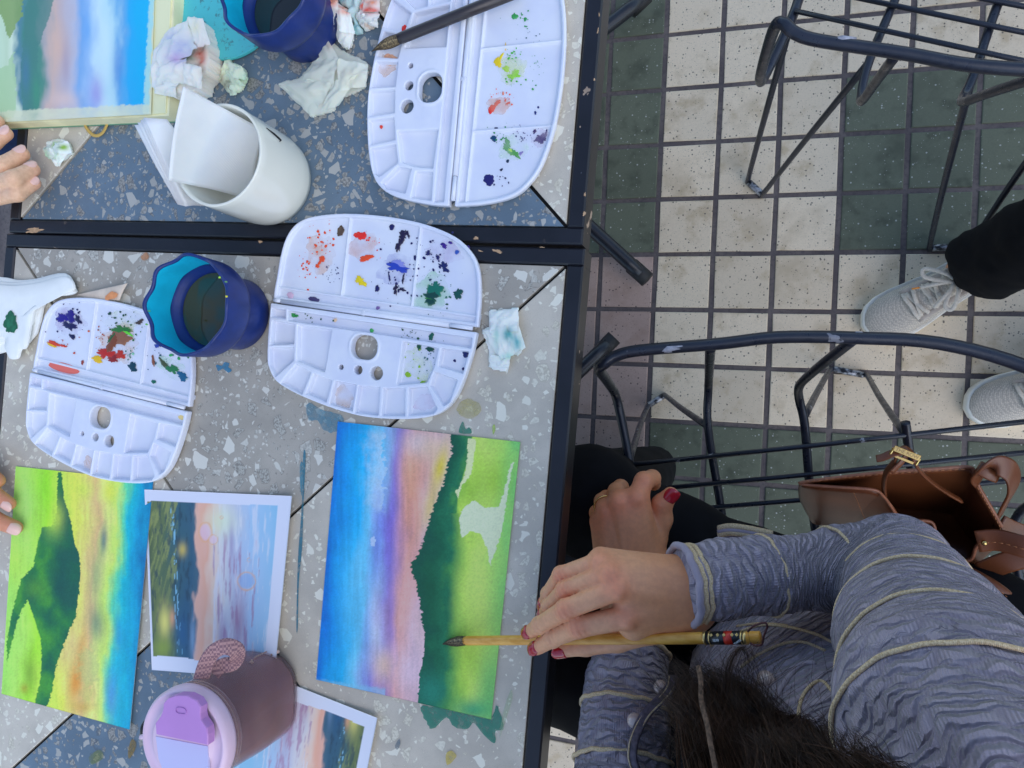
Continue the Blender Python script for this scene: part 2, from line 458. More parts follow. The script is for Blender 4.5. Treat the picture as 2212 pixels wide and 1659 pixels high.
def table(label,corner,ang,signy,size):
    """corner: world point of the corner nearest the right-hand gap; signy=-1: the table extends to -y"""
    ex=np.array((math.cos(ang),math.sin(ang),0)); ey=np.array((-math.sin(ang),math.cos(ang),0))
    c=np.array(corner)-ex*size/2+ey*signy*size/2; c[2]=0
    t=thing('cafe_table',label,'table',c,0,'two tables pushed together')
    zt=ZT; w=.0155; hs=size/2
    top=c+ZA*zt
    # frame rails: two long, two butted between
    for s in (1,-1):
        obj('frame_rail',*box(top+ey*s*(hs-w/2)-ZA*.0165,ex,ey,ZA,hs,w/2,.0175,.0016),M_frame,t,False)
        obj('frame_rail',*box(top+ex*s*(hs-w/2)-ZA*.0165,ey,ex,ZA,hs-w-.0002,w/2,.0175,.0016),M_frame,t,False)
    inn=hs-w-.0012
    obj('top_slab',*box(top-ZA*.012,ex,ey,ZA,inn,inn,.006),M_gap,t,False)
    g=.0011
    mats={0:M_ter_cream,1:M_ter_grey if signy<0 else M_ter_cream,2:M_ter_cream,3:M_ter_blue}
    mats={0:M_ter_cream,1:M_ter_grey,2:M_ter_cream,3:M_ter_blue}
    for k,d in enumerate(((ex,ey),(ey,-ex),(-ex,-ey),(-ey,ex))):
        a,b=d
        A=top+a*inn+b*(inn-2*g); B=top+a*inn-b*(inn-2*g); C=top+a*2*g
        ins=.0009
        up=[A,B,C]; ce=(A+B+C)/3
        V=[q-ZA*.006 for q in up]+[q-ZA*.0006 for q in up]+[q+(ce-q)*.004-ZA*.0001 for q in up]
        Fc=[(0,2,1),(0,1,4,3),(1,2,5,4),(2,0,3,5),(3,4,7,6),(4,5,8,7),(5,3,6,8),(6,7,8)]
        obj('terrazzo_panel',V,[f[::-1] for f in Fc],mats[k],t,False)
    obj('pedestal',*lathe(c,[(.03,.0),(.034,.10),(.030,.16),(.028,.69),(.09,.70),(.09,.712),(0,.712)],24),M_leg,t)
    return t,c,ex,ey
A_T=math.radians(-4.75)
tabL,cL,exL,eyL=table('black framed terrazzo cafe table holding the finished landscape paintings and pink bottle',T(1264,537),A_T,-1,.712)
tabU,cU,exU,eyU=table('black framed terrazzo cafe table holding the white mug and black brush',T(1258,529),math.radians(-4.6),1,.706)
def foot(t,c,end,lab=None):
    e=np.array(end); d=e-c; d[2]=0
    pts=[c+ZA*.13+d*.06, c+d*.5+ZA*.085, e+ZA*.022]
    obj('leg',*tube(catmull(pts,5),.0135,14),M_leg,t)
    obj('foot_cap',*tube([e+ZA*.022-d/np.linalg.norm(d)*.035,e+ZA*.022+d/np.linalg.norm(d)*.006],.0155,14),plain('rubber_cap',(.012,.012,.013),.6),t)
foot(tabU,cU,P(1396,604,.02)); foot(tabU,cU,P(1395,8,.02))
foot(tabL,cL,P(1326,736,.02)); foot(tabL,cL,cL+exL*.3-eyL*.3)
for t,c,ex,ey in ((tabU,cU,exU,eyU),(tabL,cL,exL,eyL)):
    for sy in (1,-1): foot(t,c,c-ex*.3+ey*sy*.3)

# paint marks left on the table tops
def stain_mat(name,col,alpha):
    n=NT(name); p=n.pos(); f=n.noise(p,160,4,.6)
    n.p(Base_Color=col,Roughness=.4,Alpha=n.ramp(f,.25,.6,alpha*.55,alpha)); return n.m
def stain(par,cr,poly,col,alpha=.7,dz=.0008,jit=.03,mat=None):
    pts=catmull([(*q,0) for q in poly],4,True)[:,:2]
    c=pts.mean(0); pts=np.array([q+(q-c)*rng.normal(0,jit) for q in pts])
    V=[T(*cr(*q),dz) for q in pts]
    Fc=tessellate_polygon([[Vector((q[0],q[1],0)) for q in pts]])
    obj('paint_stain',V,Fc,mat or stain_mat('table_paint',col,alpha),par,False)
stain(tabL,A6,[(100,205),(112,210),(103,400),(95,640),(80,800),(75,1010),(68,1000),(75,700),(88,520),(96,380)],px(40,110,150),.75,jit=.002)
stain(tabL,A3,[(1335,830),(1370,835),(1385,815),(1415,820),(1410,845),(1430,860),(1410,878),(1375,855),(1345,868)],px(50,120,180),.8)
stain(tabL,A6,[(655,1370),(665,1430),(690,1475),(720,1465),(765,1425),(800,1470),(860,1478),(890,1450),(930,1500),(985,1545),(990,1490),(1025,1480),(1020,1430),(990,1370),(960,1430),(800,1395)],px(40,120,115),.8,.0006,.02)
stain(tabL,A6,[(820,105),(838,55),(852,90),(868,82),(880,100),(870,112)],px(60,125,120),.8,.0006)
stain(tabL,A6,[(975,80),(985,68),(990,95),(978,115)],px(150,190,80),.7)
stain(tabL,A4,[(310,1240),(340,1225),(400,1260),(500,1290),(540,1320),(500,1400),(420,1395),(380,1330),(325,1330)],px(70,130,175),.55)
stain(tabL,A4,[(1240,1250),(1290,1200),(1360,1215),(1390,1270),(1330,1320),(1260,1300)],px(165,165,120),.45)
stain(tabL,A6,[(1010,1520),(1025,1400),(1060,1300),(1070,1330),(1050,1400)],px(150,180,165),.35)
stain(tabL,A6,[(760,1600),(780,1578),(808,1600),(790,1630),(765,1645)],px(175,165,90),.7)
stain(tabL,A3,[(870,160),(900,135),(920,160),(900,185),(875,180)],px(175,130,105),.7)
stain(tabL,A6,[(525,1555),(545,1525),(550,1550),(535,1575)],px(90,110,140),.6)
stain(tabL,C3,[(0,1480),(40,1350),(90,1400),(60,1500),(10,1560)],px(120,105,60),.7)
stain(tabL,A5,[(480,1600),(540,1560),(560,1600),(500,1640)],px(110,125,75),.5)
stain(tabL,A5,[(1620,20),(1635,15),(1633,120),(1628,190),(1620,120)],px(60,125,165),.7,jit=.002)

# ------------------------------------------------------------------ sheets of paper
M_paint=vcol('watercolour_paper',.75,.45,1100); M_print=vcol('printed_paper',.45,.06,600); M_white=plain('paper_white',px(205,218,255),.7)
def paper(name,label,cat,cr,corners,nx,ny,colf,zf=None,mat=None,thick=.0005,base=0.0007,group=None):
    W=[T(*cr(*c)) for c in corners]; TL,TR,BR,BL=W
    S,Tt=np.meshgrid(np.linspace(0,1,nx),np.linspace(0,1,ny),indexing='ij')
    w=lambda A,B,C,D:(A*(1-S[...,None])+B*S[...,None])*(1-Tt[...,None])+(D*(1-S[...,None])+C*S[...,None])*Tt[...,None]
    G=w(TL,TR,BR,BL)
    inv=uncrop(cr); X,Y=inv(*Qp(G))
    col=colf(X,Y,S,Tt)
    z=np.full(S.shape,base+thick) if zf is None else base+thick+zf(S,Tt)
    # lifted parts stay where the photo shows them
    U,Vv=Qp(G)
    for i in (0,1): pass
    D=(np.stack([(U-1106)/F,(829.5-Vv)/F,-np.ones_like(U)],-1))@RM.T
    G=np.array([0,0,H])+D*((ZT+z-H)/D[...,2])[...,None]
    V=G.reshape(-1,3); Q=gridfaces(nx,ny)
    idx=np.arange(nx*ny).reshape(nx,ny)
    ring=np.concatenate([idx[:,0],idx[-1,1:],idx[-2::-1,-1],idx[0,-2:0:-1]])
    m=len(ring); low=V[ring]-ZA*thick
    V2=np.concatenate([V,low]); k=np.arange(m); b=len(V)
    sk=np.stack([ring[k],ring[(k+1)%m],b+(k+1)%m,b+k],1)
    C=np.concatenate([col.reshape(-1,3),np.tile(np.array(px(205,218,250)),(m,1))])
    V3=np.concatenate([V2,low.mean(0)[None]]);
    o=obj(name,V2,np.concatenate([Q[:,::-1],sk]),mat or M_paint,None,True,colors=C)
    return tag(o,label,cat,group)
def col3(c): return np.array(c)[None,None,:]
def bands(x,stops):
    xs=[s[0] for s in stops]; cs=np.array([px(*s[1]) for s in stops])
    return np.stack([np.interp(x,xs,cs[:,k]) for k in range(3)],-1)
def over(c,m,col,a=1.0):
    m=np.clip(m*a,0,1)[...,None]; cc=np.array(px(*col)) if not isinstance(col,np.ndarray) else col
    return c*(1-m)+cc*m
def blobm(X,Y,cx,cy,rx,ry,rot=0,soft=1.0):
    a=math.radians(rot); dx,dy=X-cx,Y-cy
    u=(dx*math.cos(a)+dy*math.sin(a))/rx; v=(-dx*math.sin(a)+dy*math.cos(a))/ry
    return np.exp(-(u*u+v*v)*1.2/soft)

def main_painting(X,Y,S,Tt):
    wx=(fbm(X/90,Y/260,1)-.5)*130+(fbm(X/30,Y/60,4)-.5)*26
    s=(S*900+wx)/900
    c=bands(s,[(0,(0,110,225)),(.06,(0,138,238)),(.16,(20,165,248)),(.24,(95,185,250)),(.30,(130,170,245)),(.35,(112,115,225)),(.40,(150,125,210)),(.45,(205,155,175)),(.50,(205,160,180)),(.56,(195,170,205)),(.62,(215,190,215)),(1,(200,190,220))])
    # warm glow and pink ridge in the upper sky, pale lilac below
    c=over(c,blobm(X,Y,590,420,60,330,4),(222,158,140),.85)
    c=over(c,blobm(X,Y,600,250,70,120,10),(215,165,150),.6)
    c=over(c,blobm(X,Y,735,260,38,120,12),(245,225,60),.95)
    c=over(c,blobm(X,Y,690,440,35,130,14),(225,205,120),.7)
    c=over(c,blobm(X,Y,560,900,70,180,4),(205,160,170),.55)
    c=over(c,blobm(X,Y,500,560,26,300,5),(110,95,205),.75)
    c=over(c,blobm(X,Y,440,640,30,200,4),(95,120,230),.7)
    c=over(c,blobm(X,Y,500,960,24,160,2),(130,105,190),.8)
    c=over(c,blobm(X,Y,395,1080,28,140,2),(95,130,225),.75)
    c=over(c,blobm(X,Y,470,1180,60,90),(225,195,180),.8)
    c=over(c,blobm(X,Y,590,1220,70,140),(212,195,240),.8)
    c=over(c,blobm(X,Y,440,1010,40,200),(190,200,235),.6)
    c=over(c,blobm(X,Y,640,150,90,70),(205,200,235),.7)
    c=over(c,blobm(X,Y,330,900,60,260),(90,185,250),.6)
    c=over(c,blobm(X,Y,690,180,60,70),(225,200,180),.6)
    c=c*(1+.34*(fbm(X/13,Y/170,61,3)-.5)+.16*(fbm(X/30,Y/40,63,3)-.5))[...,None]
    # white cloud wash with hard dried edge
    e=X-(470+ (fbm(X/25,Y/22,9)-.5)*90+ (Y-250)*.03)
    m=(e<0)*sstep(-110,-5,e)*sstep(80,130,Y)*(1-sstep(440,490,Y))*(.5+.5*fbm(X/18,Y/30,12))
    c=over(c,m,(170,200,250),.85)
    m=((X-423)/14)**2+((Y-612)/26)**2+(fbm(X/8,Y/8,2)-.5)*1.6
    c=over(c,(m<.8)*1.0,(170,195,250),.8)
    # dried bloom along the lower edge
    c=over(c,sstep(0,18,(Y-(1245+(X-260)*.13)-8*fbm(X/14,Y/14,5)*2))*(X<480),(120,190,250),.55)
    # meadow
    g=bands((X+ (fbm(X/60,Y/120,6)-.5)*150-800)/300,[(-.2,(80,150,75)),(0,(135,188,82)),(.18,(172,214,96)),(.45,(188,224,122)),(.75,(164,217,112)),(1,(118,200,122))])
    g=over(g,blobm(X,Y,990,330,110,130),(140,190,60),.75); g=over(g,blobm(X,Y,880,380,60,80),(130,180,60),.6)
    g=over(g,blobm(X,Y,900,900,90,280),(185,222,125),.6); g=over(g,blobm(X,Y,880,1150,80,120),(140,190,70),.6)
    g=over(g,blobm(X,Y,900,1390,130,60),(30,150,125),.9); g=over(g,sstep(990,1100,X+ (Y-150)*.1),(110,200,130),.5)
    g=over(g,blobm(X,Y,960,1300,60,150),(70,170,110),.6)
    g*= (0.9+.2*fbm(X/7,Y/7,31))[...,None]
    lb=np.array([(55,792),(105,790),(180,790),(290,765),(370,740),(470,700),(580,668),(660,640),(700,612),(735,600),(800,625),(900,645),(1000,655),(1020,662),(1130,660),(1220,640),(1350,630),(1450,628)],float)
    rb=np.array([(55,890),(110,885),(230,865),(300,842),(400,815),(480,812),(560,825),(650,830),(750,815),(900,802),(1050,802),(1200,800),(1300,790),(1390,760),(1450,760)],float)
    xl=np.interp(Y,lb[:,0],lb[:,1])+ (Y<1000)*(np.abs(((Y/11+2.2*vnoise(Y/26,Y*0,5))%2)-1)*22*vnoise(Y/17,Y*0+3,3)-9)+(fbm(X/9,Y/9,7)-.5)*14
    xr=np.interp(Y,rb[:,0],rb[:,1])
    c=np.where((X>np.minimum(xr,xl+45))[...,None],g,c)
    hill=bands((X-xl)/(xr-xl+1)+(fbm(X/50,Y/70,14)-.5)*.8,[(0,(8,80,70)),(.35,(12,92,72)),(.7,(25,110,85)),(1.0,(60,135,80)),(1.2,(80,150,90))])
    hill=over(hill,blobm(X,Y,690,830,70,150),(0,80,60),.6); hill=over(hill,blobm(X,Y,690,1310,80,90),(30,130,125),.75)
    hill*=(.82+.36*fbm(X/5,Y/5,21))[...,None]
    soft=np.where(Y>480,70,7)+ (Y>480)*30*fbm(X/30,Y/30,8)
    m=(X>xl)*(1-sstep(-.5,.5,(X-xr)/soft))
    c=c*(1-m[...,None])+hill*m[...,None]
    e=(fbm(X/14,Y/14,18)-.5)*14
    for poly in ([(830,470),(890,418),(940,455),(1005,450),(1030,380),(1060,250),(1075,240),(1040,420),(1020,560),(965,720),(950,640),(920,575),(875,560),(835,595),(822,520)],[(862,130),(900,138),(878,300),(835,350),(815,410),(808,380),(850,300),(858,230)]):
        m=inpoly(X+e,Y+e*.7,poly)*1.0
        c=over(c,m,(222,240,226) if poly[0][0]==830 else (216,230,196),.97)
    ed=np.minimum(np.minimum(S,1-S)*8,np.minimum(Tt,1-Tt)*12)
    gr=fbm(X/5,Y/5,40,3)-.5; c=c*(1+.30*gr)[...,None]; c=c*(1-.10*(1-np.clip(ed,0,1)))[...,None]
    return np.clip(c,.004,.9)
paper('watercolour_painting','blue, pink and green watercolour landscape painting beneath the bamboo brush','painting',A6,[(260,55),(1105,150),(970,1435),(160,1250)],230,330,main_painting,lambda s,t:.0004+.0012*np.sin(3*s)*np.sin(2.2*t+.3))

def left_painting(X,Y,S,Tt):
    w=(fbm(X/70,Y/200,2)-.5)*110+(fbm(X/24,Y/40,5)-.5)*24
    x=X+w+(Y-600)*.06
    c=bands(x,[(40,(150,222,110)),(130,(165,225,110)),(220,(150,218,60)),(300,(185,225,95)),(370,(215,230,105)),(450,(232,222,150)),(500,(235,205,160)),(540,(205,215,140)),(590,(190,228,120)),(640,(90,200,170)),(680,(20,175,215)),(740,(5,150,215)),(800,(0,110,185))])
    c=over(c,blobm(X,Y,240,140,60,140),(125,208,45),.7); c=over(c,blobm(X,Y,130,250,60,190),(155,225,140),.7); c=over(c,blobm(X,Y,80,560,60,140),(175,230,95),.7)
    c=over(c,blobm(X,Y,560,430,22,90,3),(70,110,130),.85); c=over(c,blobm(X,Y,520,620,40,150,4),(120,150,120),.7); c=over(c,blobm(X,Y,520,880,50,110),(90,125,120),.8)
    c=over(c,blobm(X,Y,410,1190,40,110,8),(228,155,70),.95); c=over(c,blobm(X,Y,440,1050,30,150,6),(200,150,85),.7); c=over(c,blobm(X,Y,350,1040,50,120,12),(240,215,165),.7); c=over(c,blobm(X,Y,440,1330,70,40),(185,155,80),.7)
    c=c*(1+.30*(fbm(X/14,Y/150,65,3)-.5)+.14*(fbm(X/28,Y/36,67,3)-.5))[...,None]
    e=(fbm(X/20,Y/20,11)-.5)*60
    m=1-sstep(-30,16,np.hypot((X-480)/1.0,(Y-1110)/1.9)-62+e); c=over(c,m,(165,185,130),.6)
    m=1-sstep(-30,16,np.hypot((X-470)/1.0,(Y-1260)/1.3)-45+e); c=over(c,m,(180,180,115),.55)
    c=over(c,blobm(X,Y,600,1270,40,150),(70,140,222),.85); c=over(c,blobm(X,Y,640,950,30,120),(40,140,215),.7); c=over(c,blobm(X,Y,680,1380,40,60),(20,160,215),.8)
    c=over(c,blobm(X,Y,450,150,60,60),(195,230,90),.6); c=over(c,blobm(X,Y,590,170,40,60),(225,240,90),.7)
    hill=[(312,60),(333,60),(345,200),(385,330),(400,440),(430,510),(435,620),(425,720),(410,840),(370,930),(330,1030),(300,1120),(280,1240),(255,1330),(185,1320),(215,1200),(225,1080),(220,960),(180,840),(150,750),(120,800),(90,880),(60,1000),(38,1090),(38,970),(70,800),(115,640),(180,570),(205,440),(225,360),(290,345),(308,260)]
    e=(fbm(X/8,Y/8,17)-.5)*16
    m=inpoly(X+e,Y+e,hill)*1.0
    hc=bands(fbm(X/90,Y/120,23)+(X-300)/900,[(.2,(60,140,60)),(.4,(35,115,70)),(.6,(20,95,75)),(.8,(20,85,80))])
    hc=over(hc,blobm(X,Y,310,640,50,130),(12,75,80),.8); hc=over(hc,blobm(X,Y,190,690,60,60),(75,140,60),.7); hc=over(hc,blobm(X,Y,280,400,60,60),(55,130,85),.5)
    hc*=(.85+.3*fbm(X/6,Y/6,27))[...,None]
    fade=1-.9*blobm(X,Y,285,300,55,95)
    c=c*(1-(m*fade)[...,None])+hc*(m*fade)[...,None]
    c=over(c,blobm(X,Y,160,1150,40,120),(110,150,60),.75); c=over(c,blobm(X,Y,130,1230,25,30),(150,130,40),.6)
    return np.clip(c*(1+.30*(fbm(X/5,Y/5,40,3)-.5))[...,None],.004,.9)
paper('watercolour_painting','lime green and cyan watercolour landscape painting with dark green hill, tucked under palette','painting',A5,[(85,30),(828,110),(700,1452),(8,1258)],190,290,left_painting,lambda s,t:.0003+.0045*np.clip(s-.75,0,1)**2*16*(t)+.001*np.sin(4*t))

def print_pic(X,Y,k):
    w=(fbm(X/50,Y/150,41+k)-.5)*90
    x=X+w
    c=bands(x,[(790,(75,95,75)),(850,(90,110,80)),(900,(75,100,85)),(960,(50,90,115)),(1020,(45,85,125)),(1050,(60,95,130)),(1068,(222,180,185)),(1110,(230,182,180)),(1150,(214,196,205)),(1200,(188,196,230)),(1280,(165,180,232)),(1360,(150,185,245)),(1500,(125,180,240))])
    st=fbm(X/11,Y/130,45+k); c=over(c,sstep(.52,.70,st)*(X>1150)*(X<1400)*sstep(250,500,Y),(150,120,175),.75)
    c=over(c,sstep(.55,.7,fbm(X/13,Y/170,48+k))*(X>1150),(195,205,248),.6)
    c=over(c,blobm(X,Y,1200,330,90,90),(195,218,205),.6); c=over(c,blobm(X,Y,1290,880,40,160),(150,115,165),.7); c=over(c,blobm(X,Y,1200,950,30,130),(140,105,165),.6); c=over(c,blobm(X,Y,1250,450,14,120),(135,125,190),.6)
    # reeds and lake at the left
    rd=fbm((X+(Y-220)*.25)/9,Y/90,50+k); c=over(c,sstep(.5,.68,rd)*(X<960)*(1-sstep(500,900,Y)),(125,140,95),.8)
    c=over(c,sstep(.52,.7,fbm(X/12,Y/60,52+k))*(X<1040),(35,60,85),.7)
    c=over(c,blobm(X,Y,890,870,35,100),(225,225,140),.9); c=over(c,blobm(X,Y,930,850,16,50),(230,175,150),.8); c=over(c,blobm(X,Y,880,1010,60,60),(125,150,70),.8)
    c=over(c,blobm(X,Y,985,480,24,40),(190,175,100),.8); c=over(c,sstep(.6,.66,fbm(X/6,Y/40,55+k))*(np.abs(X-945-(Y-600)*.06)<14),(120,180,235),.9); c=over(c,blobm(X,Y,985,930,40,140),(35,85,150),.75); c=over(c,blobm(X,Y,1040,960,16,130),(120,155,215),.7)
    return c
def print_one(X,Y,S,Tt):
    c=print_pic(X,Y,0)
    for (cx,cy,r1,r2,co) in ((1110,385,34,48,(200,180,235)),(1150,425,24,24,(205,185,235)),(1332,650,46,48,(125,165,240)),(1197,305,8,8,(190,200,200)),(1345,535,10,10,(150,175,230))):
        d=np.hypot((X-cx)/r1,(Y-cy)/r2)+(fbm(X/20,Y/20,60)-.5)*.25
        c=over(c,1-sstep(.7,1,d),co,.6); c=over(c,np.exp(-((d-1.05)/.09)**2),(210,165,140),.7)
    inside=inpoly(X,Y,[(795,217),(1500,243),(1436,1012),(1380,1110),(1090,1085),(1000,1062),(828,1053)])
    w=np.zeros_like(c)+np.array(px(193,205,252))
    return np.where(inside[...,None],np.clip(c,.004,.9),w)
paper('reference_print','curled reference print of lake sunset with white border, spotted with dried water rings','print',A5,[(780,155),(1576,190),(1480,1180),(820,1130)],150,190,print_one,lambda s,t:.001+.020*np.clip(t-.5,0,1)**2*(.4+s)+.010*np.clip(s-.55,0,1)**2*3,M_print,group='reference prints')
def print_two(X,Y,S,Tt):
    # same picture the other way up
    Xs=1500-(X+0)*1.35; Ys=1000-(Y-1300)*1.2
    c=print_pic(1510-(X+(Y-1400)*.10+130)*1.32,1010-(Y-1290)*1.1,3)
    inside=inpoly(X,Y,[(-260,1290),(60,1352),(240,1405),(383,1468),(330,1760),(250,2200),(-350,2150)])
    w=np.zeros_like(c)+np.array(px(193,207,254))
    return np.where(inside[...,None],np.clip(c,.004,.9),w)
paper('reference_print','reference print of lake sunset with white border lying partly beneath the pink bottle','print',A6,[(-260,1150),(443,1428),(270,2300),(-420,2150)],150,190,print_two,lambda s,t:.0012+.006*np.clip(s-.6,0,1)**2*4,M_print,group='reference prints')

# ------------------------------------------------------------------ sketchbook at the upper left
def sk_page(X,Y,S,Tt):
    w=(fbm(X/110,Y/260,70)-.5)*150+(fbm(X/40,Y/90,72)-.5)*30
    x=X+w
    c=bands(x,[(-300,(190,200,190)),(0,(175,205,205)),(60,(170,200,195)),(110,(185,210,215)),(150,(75,125,160)),(200,(60,125,130)),(260,(70,130,135)),(300,(150,155,180)),(340,(180,165,180)),(400,(170,165,195)),(480,(165,175,220)),(540,(110,160,235)),(600,(140,180,245)),(650,(175,210,250)),(710,(160,205,245)),(760,(90,160,235)),(820,(30,160,245)),(900,(0,165,245)),(1000,(0,170,245))])
    c=over(c,blobm(X,Y,370,300,60,160),(195,170,175),.7); c=over(c,blobm(X,Y,420,420,30,160),(150,140,180),.6); c=over(c,blobm(X,Y,620,600,50,120),(130,125,225),.7); c=over(c,blobm(X,Y,755,420,35,170),(60,125,220),.7)
    c=over(c,blobm(X,Y,560,180,40,170),(80,150,240),.7); c=over(c,blobm(X,Y,680,250,40,220),(180,215,252),.7); c=over(c,blobm(X,Y,400,640,110,60),(215,195,210),.6)
    e=(fbm(X/30,Y/30,76)-.5)*40
    c=over(c,inpoly(X+e,Y+e,[(-200,-60),(150,-40),(140,80),(90,170),(55,250),(30,180),(0,90),(-200,60)])*1.0,(115,150,100),.9)
    c=over(c,inpoly(X+e,Y,[(-200,520),(40,420),(85,330),(100,560),(90,760),(-200,800)])*1.0,(150,190,165),.8)
    c=over(c,inpoly(X+e*.5,Y,[(150,60),(210,-60),(350,-60),(330,40),(290,170),(240,300),(235,430),(250,560),(240,740),(140,760),(125,560),(130,380),(150,200)])*1.0,(62,120,130),.8)
    c=over(c,blobm(X,Y,230,600,30,130),(60,140,125),.7); c=over(c,blobm(X,Y,160,470,30,140),(65,115,165),.7)
    lim=np.interp(Y,[-100,700],[965,925]); bot=np.interp(X,[-300,930],[735,672])
    paper_c=np.array(px(200,205,190))
    m=sstep(-4,4,X-lim+ (fbm(X/14,Y/14,79)-.5)*24); c=c*(1-m[...,None])+np.array(px(150,205,235))*m[...,None]
    m=sstep(-6,6,X-lim-34+(fbm(X/20,Y/40,83)-.5)*24); c=c*(1-m[...,None])+paper_c*m[...,None]
    m=sstep(-5,5,Y-bot+(fbm(X/16,Y/14,81)-.5)*26)*(.55+.4*fbm(X/60,Y/40,85)); c=c*(1-m[...,None])+np.array(px(195,208,205))*m[...,None]
    return np.clip(c,.004,.9)
sk=thing('sketchbook','open sketchbook with blurry blue and lilac landscape page and cream edges','sketchbook',T(200,120))
SKZ=.022
def skz(u,v,dz): return P(u,v,ZT+dz)
cor=[A1(-260,-160),A1(1118,-160),A1(1076,742),A1(-260,806)]
top=[skz(*q,SKZ) for q in cor]
V=top+[np.array((q[0],q[1],ZT+.001)) for q in top]
M_cover=plain('sketchbook_cover',px(95,150,140),.6); M_pages=plain('sketchbook_pages',px(205,212,200),.8,.08,40)
def prism(name,pts,z0,z1,mat,par,ins=0):
    pts=[np.array(q) for q in pts]; m=len(pts)
    V=[np.array((q[0],q[1],z0)) for q in pts]+[np.array((q[0],q[1],z1)) for q in pts]
    Fc=[tuple(range(m-1,-1,-1)),tuple(range(m,2*m))]+[(i,(i+1)%m,m+(i+1)%m,m+i) for i in range(m)]
    n0=sum(np.cross(pts[i],pts[(i+1)%m])[2] for i in range(m))
    if n0<0: Fc=[f[::-1] for f in Fc]
    return obj(name,V,Fc,mat,par,False)
ctr=sum(top)/4
grow=lambda k:[ctr+(q-ctr)*k for q in top]
prism('back_cover',grow(1.004),ZT+.001,ZT+.0035,M_cover,sk)
prism('page_block',grow(1.0),ZT+.0036,ZT+SKZ-.004,M_pages,sk)
# facing page strip and painted sheet on top
prism('page',[skz(*A1(990,-160),SKZ-.002),skz(*A1(1112,-160),SKZ-.002),skz(*A1(1070,730),SKZ-.002),skz(*A1(985,738),SKZ-.002)],ZT+SKZ-.0039,ZT+SKZ-.0025,plain('cream_page',px(212,222,208),.8),sk)
nx,ny=170,130
S,Tt=np.meshgrid(np.linspace(0,1,nx),np.linspace(0,1,ny),indexing='ij')
W=[skz(*q,SKZ) for q in (A1(-260,-160),A1(1000,-160),A1(975,738),A1(-260,803))]
G=(W[0]*(1-S[...,None])+W[1]*S[...,None])*(1-Tt[...,None])+(W[3]*(1-S[...,None])+W[2]*S[...,None])*Tt[...,None]
X,Y=uncrop(A1)(*Qp(G)); G[...,2]+=-.0016+.0008*fbm(S*6,Tt*6,90)
obj('painted_page',G.reshape(-1,3),gridfaces(nx,ny)[:,::-1],M_paint,sk,True,colors=sk_page(X,Y,S,Tt).reshape(-1,3))
pts=[T(*A1(545,775),.003),T(*A1(560,830),.003),T(*A1(610,878),.003),T(*A1(665,860),.003),T(*A1(705,780),.003)]
obj('elastic_loop',*tube(catmull(pts,6),.0011,8,flat=(1.7,.6)),plain('yellow_elastic',px(170,150,95),.7),sk)
# ------------------------------------------------------------------ palettes
PZ=.0085
L0=T(*A4(95,588),PZ); L1=T(*A4(1375,772),PZ); ex=(L1-L0); PW=np.linalg.norm(ex); ex/=PW; ey=np.array((-ex[1],ex[0],0))
def pl(x,y):
    d=T(*A4(x,y),PZ)-L0; return (d@ex,d@ey)
lid_out=catmull([(*pl(*q),0) for q in [(104,588),(112,520),(125,450),(150,310),(185,200),(240,122),(320,78),(450,56),(600,52),(800,68),(1000,105),(1150,155),(1260,215),(1340,300),(1375,380),(1388,480),(1388,600),(1380,690),(1374,760)]],3)[:,:2]
base_out=catmull([(*pl(*q),0) for q in [(1370,786),(1352,880),(1330,960),(1290,1080),(1240,1190),(1170,1270),(1080,1310),(950,1325),(800,1322),(650,1305),(500,1265),(350,1210),(220,1150),(130,1090),(90,1020),(75,950),(80,800),(96,604)]],3)[:,:2]
M_pal=NT('palette_plastic'); pp=M_pal.pos()
M_pal.p(Base_Color=M_pal.mix(M_pal.ramp(M_pal.noise(pp,30,3),.3,.7),px(186,201,252),px(194,209,255)),Roughness=.22,Specular_IOR_Level=.5,Subsurface_Weight=.15,Subsurface_Radius=(.01,.01,.012),Subsurface_Scale=.3)
M_pal=M_pal.m
def smax(a,b,k): return -smin(-a,-b,k)
def trayfield(out,build,h=.00095,ztop=.010):
    lo=out.min(0)-.004; hi=out.max(0)+.004
    xs=np.arange(lo[0],hi[0],h); ys=np.arange(lo[1],hi[1],h); zs=np.arange(-.002,ztop+.003,h)
    X,Y=np.meshgrid(xs,ys,indexing='ij'); D2=polysdf(X,Y,out)
    Z=zs[None,None,:]
    f=build(X,Y,D2,Z)
    V,Q=nets(f.astype(np.float32),(lo[0],lo[1],-.002),h)
    return V,Q
def lid_build(X,Y,D2,Z):
    d2=D2[...,None]; zt=.0075
    f=smax(d2+.0008-.0004*np.clip(Z/.004,0,1),np.abs(Z-zt/2)-zt/2,.0012)
    cav=smax(d2+.0038+(zt-Z)*.18,.0028-Z,.0009)
    a,b=pl(118,505),pl(1372,690)                    # ridge in front of the brush trough
    f=smax(f,-cav,.0014)
    rd=np.minimum(np.minimum(segd(X,Y,pl(576,60),pl(520,556)),segd(X,Y,pl(1012,108),pl(955,622))),segd(X,Y,a,b))
    rid=smax(rd[...,None]-.0008-(.0056-Z)*.25,smax(Z-.0056,d2+.001,.0005),.0006)
    f=smin(f,rid,.0008)
    return f
